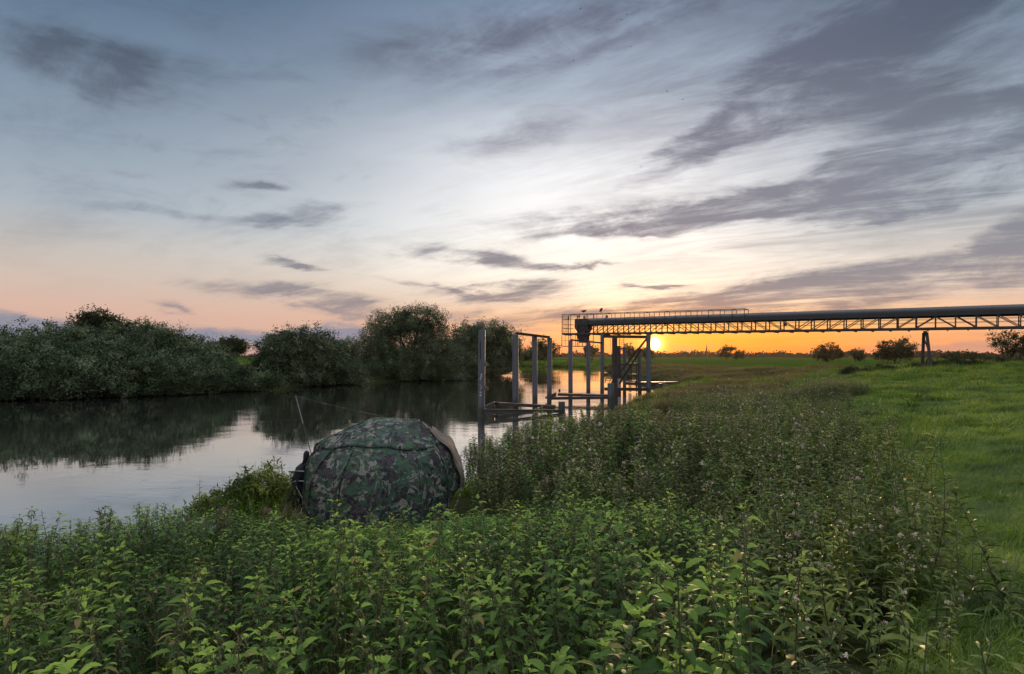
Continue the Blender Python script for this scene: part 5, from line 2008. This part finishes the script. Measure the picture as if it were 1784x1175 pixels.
def plant_nettles():
    rng = np.random.default_rng(21)
    kinds = [nettle(100 + i, h, b, s) for i, (h, b, s) in enumerate([(0.92, .92, .3), (0.85, 1.02, .15), (0.78, .9, .4), (1.0, .85, .5), (0.7, 1.0, .1), (0.95, 1.0, .25), (0.82, .8, .55), (0.88, .95, .15)])]
    x, y, z = spots(16000, -9, 3, 0.9, 10.2, front_bed, rng)
    k = min_dist(x, y, 0.115, rng.permutation(len(x)))
    x, y, z = x[k], y[k], z[k]
    patch = 0.5 + 0.5 * wob(x * 1.0, y * 1.0, 1.3)
    s = np.clip(0.80 + 0.26 * patch + 0.15 * rng.normal(size=len(x)), 0.5, 1.3)
    s = np.where(y > 6.5, s * 0.82, s)
    sd = river_sd(x, y)
    s = s * np.interp(sd, [0.3, 1.5, 3], [0.65, 0.85, 1.0])
    # keep the shelter's face open
    face = (y > 5.8) & (x > -3.4) & (x < -0.2)
    s = np.where(face, s * 0.85, s)
    # the bed is lower towards the shelter and the river, so that the tops step down
    pxs = 892 + x / y * F
    line = np.interp(pxs, [0, 300, 450, 520, 560, 790, 850, 1000, 1150, 1300, 1420], [903, 872, 880, 890, 912, 914, 884, 872, 885, 930, 1060])
    line = line + np.abs(rng.normal(0, 16, len(x))) - 8 - 38 * (rng.random(len(x)) < 0.03)
    s = np.minimum(s, (H - (line - HZ) * y / F - z) / 0.88)
    ok = s > 0.16
    x, y, z, s = x[ok], y[ok], z[ok], s[ok]
    near0 = (np.hypot(x, y) < 1.5)
    x, y, z, s = x[~near0], y[~near0], z[~near0], s[~near0]
    order = np.argsort(-(s / np.hypot(x, y)))
    LBL = 'tall green stinging nettle with toothed drooping leaves in the dense bed before the shelter'
    GRP = 'stinging nettles standing at the front of the bed'
    srcs = []
    for j, i in enumerate(order[:300]):
        kd = int(rng.integers(0, len(kinds)))
        o = bpy.data.objects.new('stinging_nettle', None)
        COL.objects.link(o)
        o.empty_display_size = 0.05
        o.location = (x[i], y[i], z[i] - 0.02)
        o.rotation_euler = (rng.normal(0, .09), rng.normal(0, .09), rng.uniform(0, 6.28))
        o.scale = (s[i], s[i], s[i])
        tag(o, LBL, 'nettle', GRP)
        link('stem', kinds[kd][0], o)
        link('foliage', kinds[kd][1], o)
    rest = order[300:]
    protos = [joined(k_) for k_ in kinds]
    n = len(rest)
    rot = np.stack([rng.normal(0, .09, n), rng.normal(0, .09, n), rng.uniform(0, 6.28, n)], -1)
    scatter('nettle_bed', protos, np.stack([x[rest], y[rest], z[rest] - 0.02], -1), rot, s[rest], rng)
    # the taller, browner seeding mass beyond
    kb = [joined(nettle(200 + i, h, 1.15, .95, i % 2 == 0)) for i, h in enumerate((1.15, 1.05, 1.25, 0.95, 1.1, 1.2))]
    x, y, z = spots(11000, -2, 8.5, 7.5, 21, back_bed, rng)
    k = min_dist(x, y, 0.20, rng.permutation(len(x)))
    x, y, z = x[k], y[k], z[k]
    n = len(x)
    s = np.clip(0.95 + 0.28 * wob(x, y, 2.2) + 0.16 * rng.normal(size=n), .5, 1.45)
    s = s * np.interp(river_sd(x, y), [0.4, 1.5, 3], [0.75, 0.95, 1.0]) * np.interp(y, [8.6, 10, 14, 21], [0.95, 1.1, 1.12, 0.6]) * np.interp(x, [-1, 0.8, 2], [1.18, 1.12, 1.0])
    pxs = 892 + x / y * F
    line = np.interp(pxs, [740, 790, 815, 850, 880, 930, 1000, 1100, 1220, 1330], [790, 792, 780, 768, 750, 728, 716, 712, 720, 735]) + np.abs(rng.normal(0, 14, n)) - 6
    line = np.where(y < 10.2, line + np.interp(pxs, [780, 860, 950], [35, 70, 110]) * np.interp(y, [8, 10.2], [1, .2]), line)
    s = np.minimum(s, (H - (line - HZ) * y / F - z) / 1.12)
    ok = s > 0.15
    x, y, z, s = x[ok], y[ok], z[ok], s[ok]
    n = len(x)
    rot = np.stack([rng.normal(0, .1, n), rng.normal(0, .1, n), rng.uniform(0, 6.28, n)], -1)
    scatter('seeding_nettle_bed', kb, np.stack([x, y, z - 0.02], -1), rot, s, rng)
    print('nettles', len(order), n)


plant_nettles()


def plant_thistles():
    rng = np.random.default_rng(31)
    kinds = [thistle(300 + i, h, hd, lf) for i, (h, hd, lf) in enumerate([(1.15, 8, 1.5), (1.0, 4, 1.9), (1.25, 14, 1.3), (0.9, 2, 2.0), (1.05, 6, 1.6), (0.8, 4, 1.9)])]
    x, y, z = spots(18000, 0.3, 17.5, 1.9, 29, thistle_bed, rng)
    k = min_dist(x, y, 0.24, rng.permutation(len(x)))
    x, y, z = x[k], y[k], z[k]
    n = len(x)
    s = np.clip(0.92 + 0.30 * wob(x, y, 2.4) + 0.16 * rng.normal(size=n), .4, 1.6)
    s = s * np.interp(right_edge(y) - x, [0, 0.8, 2.5], [0.62, 0.85, 1.0]) * np.interp(y, [2.5, 4, 7, 12, 29], [0.8, 0.85, 0.9, 0.92, 0.85])
    order = np.argsort(-(s / np.hypot(x, y)))
    LBL = 'wiry branching thistle with buds and white seed heads in the weedy strip beside the meadow'
    GRP = 'seeding thistles nearest the camera in the weedy strip'
    for i in order[:300]:
        kd = int(rng.integers(0, len(kinds)))
        o = bpy.data.objects.new('thistle_plant', None)
        COL.objects.link(o)
        o.empty_display_size = 0.05
        o.location = (x[i], y[i], z[i] - 0.02)
        o.rotation_euler = (rng.normal(0, .14), rng.normal(0, .14), rng.uniform(0, 6.28))
        o.scale = (s[i],) * 3
        tag(o, LBL, 'thistle', GRP)
        for nm, me in zip(('stem', 'foliage', 'thistle_heads'), kinds[kd]):
            link(nm, me, o)
    rest = order[300:]
    n = len(rest)
    rot = np.stack([rng.normal(0, .14, n), rng.normal(0, .14, n), rng.uniform(0, 6.28, n)], -1)
    scatter('thistle_bed', [joined(k_) for k_ in kinds], np.stack([x[rest], y[rest], z[rest] - 0.02], -1), rot, s[rest], rng)
    # taller bushy green weeds in mounds, and other kinds mixed into the front bed
    bushy = [joined(thistle(450 + i, h, 2, 3.6)[:2]) for i, h in enumerate((1.25, 1.4, 1.1))]
    x, y, z = spots(5000, 0.3, 17.5, 3.5, 27, lambda x, y: thistle_bed(x, y) & (wob(x, y, 2.8) + 0.6 * wob(y, x, 1.3) > 0.35), rng)
    k = min_dist(x, y, 0.22, rng.permutation(len(x)))
    x, y, z = x[k], y[k], z[k]
    n1 = len(x)
    rot = np.stack([rng.normal(0, .15, n1), rng.normal(0, .15, n1), rng.uniform(0, 6.28, n1)], -1)
    scatter('bushy_weeds', bushy, np.stack([x, y, z - 0.02], -1), rot, np.clip(0.72 + 0.25 * wob(x, y, 2.8) + .1 * rng.normal(size=n1), .4, 1.25), rng)
    seedy = [joined(nettle(470 + i, h, .8, 1.0, True)) for i, h in enumerate((0.95, 0.85))]
    x, y, z = spots(1500, -8, 2.5, 1.7, 7.5, lambda x, y: front_bed(x, y) & (wob(x, y, 1.9) > 0.45), rng)
    k = min_dist(x, y, 0.22, rng.permutation(len(x)))
    x, y, z = x[k], y[k], z[k]
    nm = len(x)
    smx = np.minimum(0.78 + 0.1 * rng.normal(size=nm), (H - (np.interp(892 + x / y * F, [0, 450, 560, 790, 1000, 1400], [900, 878, 910, 914, 872, 1050]) - HZ) * y / F - z) / 1.1)
    ok = smx > 0.2
    x, y, z, smx = x[ok], y[ok], z[ok], smx[ok]
    nm = len(x)
    rot = np.stack([rng.normal(0, .15, nm), rng.normal(0, .15, nm), rng.uniform(0, 6.28, nm)], -1)
    scatter('mixed_weeds', bushy + seedy, np.stack([x, y, z - 0.02], -1), rot, smx, rng)
    # low leafy growth filling in beneath
    lo = [joined(thistle(400 + i, h, 2, 2.2)[:2]) for i, h in enumerate((0.5, 0.62, 0.42))]
    x, y, z = spots(19000, 0.3, 17.5, 1.7, 28, thistle_bed, rng)
    k = min_dist(x, y, 0.20, rng.permutation(len(x)))
    x, y, z = x[k], y[k], z[k]
    n2 = len(x)
    rot = np.stack([rng.normal(0, .2, n2), rng.normal(0, .2, n2), rng.uniform(0, 6.28, n2)], -1)
    scatter('low_weeds', lo, np.stack([x, y, z - 0.03], -1), rot, np.clip(1.0 + .2 * rng.normal(size=n2), .5, 1.5), rng)
    print('thistles', len(order), n2)


plant_thistles()


def plant_grass():
    rng = np.random.default_rng(41)
    # meadow beyond the weeds
    near = [grass_patch(500 + i, 0.26, 300, 0.15, 0.38, M['grass'], 0.0024, (0.75, -0.25), 0.8) for i in range(4)]
    mid = [grass_patch(510 + i, 0.55, 260, 0.12, 0.34, M['grass'], 0.0065, (0.6, -0.2), 0.7, 3) for i in range(4)]
    far = [grass_patch(520 + i, 1.3, 260, 0.15, 0.34, M['grass'], 0.018, (0.5, 0), 0.6, 2) for i in range(3)]

    def mead(x, y):
        return (x > right_edge(y) - 0.25 - 0.6 * (y > 26)) & in_frame(x, y, 1.15, 0.6) & (river_sd(x, y) > 2)

    P_, R_, S_ = [], [], []
    x, y, z = spots(7000, 0, 12, 1.2, 11, mead, rng)
    n = len(x)
    tuss = np.clip(0.5 + 0.6 * wob(x, y, 1.4), 0.25, 1.2)
    scatter('meadow_grass', near, np.stack([x, y, z], -1), np.stack([np.zeros(n), np.zeros(n), rng.normal(0, .5, n)], -1), np.stack([np.full(n, 1.0), np.full(n, 1.0), 0.35 + 0.95 * tuss], -1), rng)
    x, y, z = spots(14000, 3, 40, 9, 34, mead, rng)
    n = len(x)
    tuss = np.clip(0.5 + 0.6 * wob(x, y, 2.0), 0.15, 1.2)
    scatter('tussocky_meadow_grass', mid, np.stack([x, y, z], -1), np.stack([np.zeros(n), np.zeros(n), rng.normal(0, .5, n)], -1), np.stack([np.full(n, 1.0), np.full(n, 1.0), 0.25 + 1.2 * tuss], -1), rng)
    x, y, z = spots(9000, 8, 75, 28, 75, lambda x, y: mead(x, y) & (rough_zone(x, y) < 0.5), rng)
    n = len(x)
    tuss = np.clip(0.5 + 0.6 * wob(x, y, 4.0), 0.15, 1.2)
    scatter('distant_meadow_grass', far, np.stack([x, y, z], -1), np.stack([np.zeros(n), np.zeros(n), rng.uniform(0, 6.28, n)], -1), np.stack([np.full(n, 1.0), np.full(n, 1.0), 0.4 + 0.7 * tuss], -1), rng)
    # tussocks standing out of the sward
    tuf = []
    for i in range(4):
        r0 = np.random.default_rng(580 + i)
        me = grass_patch(580 + i, 0.17, 210, 0.16, 0.38, M['grass'], 0.0055, (0, 0), 0.75, 3)
        tuf.append(me)
    x, y, z = spots(9000, 1.5, 45, 3.5, 46, lambda x, y: mead(x, y) & (wob(x, y, 3.1) + wob(y, x, 1.1) > -0.2), rng)
    k = min_dist(x, y, 0.30, rng.permutation(len(x)))
    x, y, z = x[k], y[k], z[k]
    n = len(x)
    sz = np.interp(y, [3, 10, 25, 45], [0.8, 1.1, 1.6, 2.4]) * (0.55 + 0.7 * rng.random(n))
    scatter('grass_tufts', tuf, np.stack([x, y, z], -1), np.stack([rng.normal(0, .15, n), rng.normal(0, .15, n), rng.uniform(0, 6.28, n)], -1), np.stack([sz, sz, sz * 0.95], -1), rng)
    strw = [grass_patch(585 + i, 0.2, 45, 0.25, 0.5, M['reed'], 0.0035, (0.3, 0), 0.5, 4) for i in range(2)]
    k = rng.permutation(len(x))[: len(x) // 4]
    scatter('dry_meadow_stems', strw, np.stack([x[k], y[k], z[k]], -1), np.stack([rng.normal(0, .15, len(k)), rng.normal(0, .15, len(k)), rng.uniform(0, 6.28, len(k))], -1), sz[k] * 0.8, rng)
    # long grass and dead stems through the nettles
    bg_ = [grass_patch(590 + i, 0.25, 12, 0.5, 0.95, (M['grass'], M['dry'], M['reed'])[i], 0.0030, (0.1, 0), 0.45, 5) for i in range(3)]
    x, y, z = spots(700, -8, 3, 1.5, 9, lambda x, y: front_bed(x, y) & ((x / y < -0.42) | (y < 5)), rng)
    n = len(x)
    scatter('grass_among_nettles', bg_, np.stack([x, y, z], -1), np.stack([np.zeros(n), np.zeros(n), rng.uniform(0, 6.28, n)], -1), np.clip(.85 + .15 * rng.normal(size=n), .5, 1.2), rng)
    # brown rough grass along the far part of the near bank
    dry = [grass_patch(530 + i, 0.7, 300, 0.3, 0.75, M['dry'], 0.011, (0.4, -0.1), 0.55, 3) for i in range(4)]
    x, y, z = spots(9000, 2, 42, 24, 130, lambda x, y: (rough_zone(x, y) > 0.35) & (x > 0) & (river_sd(x, y) > 0.5), rng)
    n = len(x)
    s = np.clip(0.9 + .45 * wob(x, y, 5.0), .4, 1.7) * np.interp(y, [24, 60, 130], [.9, 1.2, 1.8])
    scatter('rough_bank_grass', dry, np.stack([x, y, z], -1), np.stack([np.zeros(n), np.zeros(n), rng.uniform(0, 6.28, n)], -1), s, rng)
    # green fringe at the water below the piles and along the bank
    fr = [grass_patch(540 + i, 0.3, 150, 0.25, 0.65, M['grass'], 0.005, (0.2, 0.0), 0.5, 4) for i in range(3)]
    x, y, z = spots(26000, -16, 22, 2, 62, lambda x, y: (river_sd(x, y) > -0.1) & (river_sd(x, y) < np.interp(y, [0, 12, 25, 60], [1.4, 1.0, 2.2, 3.0])) & (x > -16) & tent_clear(x, y), rng)
    n = len(x)
    s = np.clip(0.8 + .3 * wob(x, y, 2.0), .4, 1.4) * np.interp(y, [0, 20, 60], [.8, 1.0, 1.5])
    scatter('bank_grass', fr, np.stack([x, y, z], -1), np.stack([np.zeros(n), np.zeros(n), rng.uniform(0, 6.28, n)], -1), s, rng)
    # far-bank rushes and grass under the willows and in the green gap
    x, y, z = spots(30000, -60, 22, 40, 215, lambda x, y: (river_sd(x, y) > 0.3) & (river_sd(x, y) < 14) & (((x / y > -0.52) & (x / y < -0.44)) | (y > 150)), rng)
    n = min(len(x), 1500)
    x, y, z = x[:n], y[:n], z[:n]
    gb = [grass_patch(550 + i, 1.3, 200, 0.4, 0.9, M['grass'], 0.03, (0.2, 0.0), 0.5, 3) for i in range(3)]
    scatter('far_bank_grass', gb, np.stack([x, y, z], -1), np.stack([np.zeros(n), np.zeros(n), rng.uniform(0, 6.28, n)], -1), np.clip(.9 + .3 * rng.normal(size=n), .4, 1.6), rng)
    # bright low ground cover beside the shelter
    mb_list = []
    for i in range(3):
        rr = random.Random(560 + i)
        mb = MB()
        for k in range(70):
            a, r = rr.uniform(0, 6.28), 0.16 * math.sqrt(rr.random())
            b = Vector((r * math.cos(a), r * math.sin(a), rr.uniform(0.02, 0.14)))
            leaf(mb, b, rr.uniform(0, 6.28), rr.uniform(-.2, .7), rr.uniform(0.03, 0.06), rr.uniform(0.010, 0.017), 1.0, 0.25, False, 3, 0, rr.uniform(.3, .7))
        mb_list.append(mb.mesh('cover', M['cover']))
    x, y, z = spots(6000, -3.8, 1.6, 5.6, 9.2, lambda x, y: (((x + 1.5) / 1.9) ** 2 + ((y - 7.4) / 1.4) ** 2 < 1) & tent_clear(x, y), rng)
    n = len(x)
    scatter('ground_cover', mb_list, np.stack([x, y, z], -1), np.stack([np.zeros(n), np.zeros(n), rng.uniform(0, 6.28, n)], -1), np.clip(1 + .2 * rng.normal(size=n), .6, 1.5), rng)
    print('grass done')


plant_grass()


# plants that stand out one by one
def clump(name, label, cat, px, Y, mat, n, l0, l1, rad, w=0.006, lean=0.5, sd_=0, lay=(0.1, 0.0), parts=True, group=None):
    x = (px - 892) * Y / F
    z = float(land(np.array([x]), np.array([float(Y)]))[0])
    root = thing(name, label, cat, (x, Y, z), 0, group)
    link('blades', grass_patch(600 + sd_, rad, n, l0, l1, mat, w, lay, lean, 5), root)
    st = MB()
    rr = random.Random(sd_)
    for k in range(7):
        a = rr.uniform(0, 6.28)
        r = rad * 0.8 * math.sqrt(rr.random())
        b = Vector((r * math.cos(a), r * math.sin(a), 0))
        h_ = l1 * rr.uniform(1.0, 1.25)
        st.tube([b, b + Vector((0.02, 0, h_ * .6)), b + Vector((rr.uniform(-.1, .1), rr.uniform(-.1, .1), h_))], [w * .5, w * .4, w * .2], 4)
        e = b + Vector((0, 0, h_))
    st.build('stalks', M['reed'], root)
    return root


clump('grass_tussock', 'bushy green grass tussock on the bank at the water beside the landing net', 'grass tussock', 452, 9.25, M['grass'], 2600, 0.35, 1.05, 0.45, 0.007, 0.55, 1)
tree('bank_bush', 'leafy green bush on the bank between the dark stalk and the landing net', 'bush', None, 462, 900, 9.4,
     [(428, 858, 24, 22), (462, 842, 30, 24), (497, 862, 20, 20), (455, 880, 50, 24), (392, 876, 32, 18), (355, 890, 30, 14)], M['thistle'], 0.075, 600, 30, 91, r0=0.012, trunk_h=0.2, spread=0.16, shell=0.3, stems=3, droop=0.3, aspect=0.26)
clump('grass_tussock', 'smaller olive tussock right at the foot of the landing net handle', 'grass tussock', 508, 8.7, M['dry'], 800, 0.3, 0.75, 0.30, 0.005, 0.7, 2)
clump('grass_tussock', 'grass tussock at the water just past the shelter, before the lone pile', 'grass tussock', 822, 13.3, M['grass'], 700, 0.35, 0.8, 0.45, 0.007, 0.5, 3)
for i, (px, Y, lb) in enumerate(((1392, 25, 'pale feathery reed clump at the river side of the weedy strip'), (1436, 24, 'tallest pale feathery reed clump at the far end of the weedy strip'),
                                 (1478, 23.5, 'pale reed clump touching the open meadow at the far end of the strip'), (1345, 26.5, 'low pale reed clump farthest towards the piles'))):
    clump('reed_clump', lb, 'reeds', px, Y, M['reed'], 1100, 0.55, (0.95, 1.25, 1.15, 0.8)[i], 0.75, 0.010, 0.45, 10 + i, group='pale reeds at the far end of the weedy strip')


def dock(label, px, Y, ytop, dark, seed):
    x = (px - 892) * Y / F
    z = float(land(np.array([x]), np.array([float(Y)]))[0])
    h = H - (ytop - HZ) * Y / F - z
    root = thing('dock_plant', label, 'dock', (x, Y, z))
    rr = random.Random(seed)
    st, fo, sd_ = MB(), MB(), MB()
    for s in range(1 if dark else 3):
        b = Vector((rr.uniform(-.06, .06), rr.uniform(-.06, .06), 0)) * (s > 0)
        ln = Vector((rr.uniform(-.12, .12), rr.uniform(-.1, .1), 1))
        st.tube([b, b + ln * h * .5, b + ln * h], [0.007, 0.005, 0.002], 6)
        t = 0.25
        i = 0
        while t < 1.0:
            c = b + ln * (h * t)
            if dark:
                L = 0.13 * (1.15 - t) + 0.03
                leaf(fo, c, i * 2.2 + rr.uniform(-.3, .3), 0.45, L, L * 0.2, 1.0, 0.3, False, 5, 0, 0.15)
                t += 0.05
            else:
                for _ in range(5):
                    e = c + Vector((rr.uniform(-1, 1), rr.uniform(-1, 1), rr.uniform(-.2, 1))) * 0.045
                    sd_.tube([c, e], [0.003, 0.005], 4)
                if t < .5:
                    leaf(fo, c, rr.uniform(0, 6.28), 0.3, 0.14, 0.02, 1.2, 0.3, False, 5, 0, 0.4)
                t += 0.028
            i += 1
    st.build('stem', M['stem'], root)
    fo.build('foliage', M['nettle'] if dark else M['nettle_brown'], root)
    if not dark:
        sd_.build('seed_heads', M['seed'], root)


M['seed'] = plain_mat('rusty_dock_seed', (0.13, 0.095, 0.055), (0.22, 0.16, 0.09), 20, 0.9)
dock('single dark leafy stalk standing against the water on the bank edge', 344, 8.6, 832, True, 1)
dock('shorter dark leafy stalk at the bank edge, nearer the picture edge', 92, 8.0, 886, True, 2)
dock('rusty dock seed stalks among the nettles below the dark leafy stalk', 330, 7.2, 905, False, 3)
dock('tall pale-brown dock seed stalks between the dark stalk and the shelter', 390, 6.6, 884, False, 4)
dock('small rusty dock stalks by the water at the thin end of the bank', 182, 8.3, 890, False, 5)
dock('reddish dock stalks near the foot of the landing net', 470, 7.6, 888, False, 6)


def plantain():
    x, y, z = P(958, 905, 7.0)
    z = float(land(np.array([x]), np.array([y]))[0])
    root = thing('grass_stalk', 'single pale seed stalk on a bare stem before the dark nettle gap', 'seed stalk', (x, y, z))
    h_ = H - (832 - HZ) * 7.0 / F - z
    q = MB()
    q.tube([(0, 0, 0), (0.01, 0, h_ * .6), (-0.03, 0, h_ - .06)], [0.004, 0.003, 0.002], 5)
    q.build('stem', M['reed'], root)
    q = MB()
    q.tube([(-0.03, 0, h_ - .07), (-0.035, 0, h_ - .05), (-0.04, 0, h_ - .01), (-0.04, 0, h_ + .01)], [0.004, 0.011, 0.010, 0.002], 7)
    q.build('seed_head', M['bud'], root)


plantain()

# ------------------------------------------------------------------ evening haze
def haze():
    m_, g, out = new_mat('evening_haze')
    v = g.node('ShaderNodeVolumePrincipled')
    v.inputs['Color'].default_value = (0.95, 0.80, 0.70, 1)
    v.inputs['Density'].default_value = 0.00004
    v.inputs['Anisotropy'].default_value = 0.6
    g.put(out.inputs['Volume'], v.outputs[0])
    mb = MB()
    mb.box((0, 560, 11.5), (2400, 1300, 30))
    o = mb.build('haze', m_)
    tag(o, kind='stuff')


if True:
    haze()
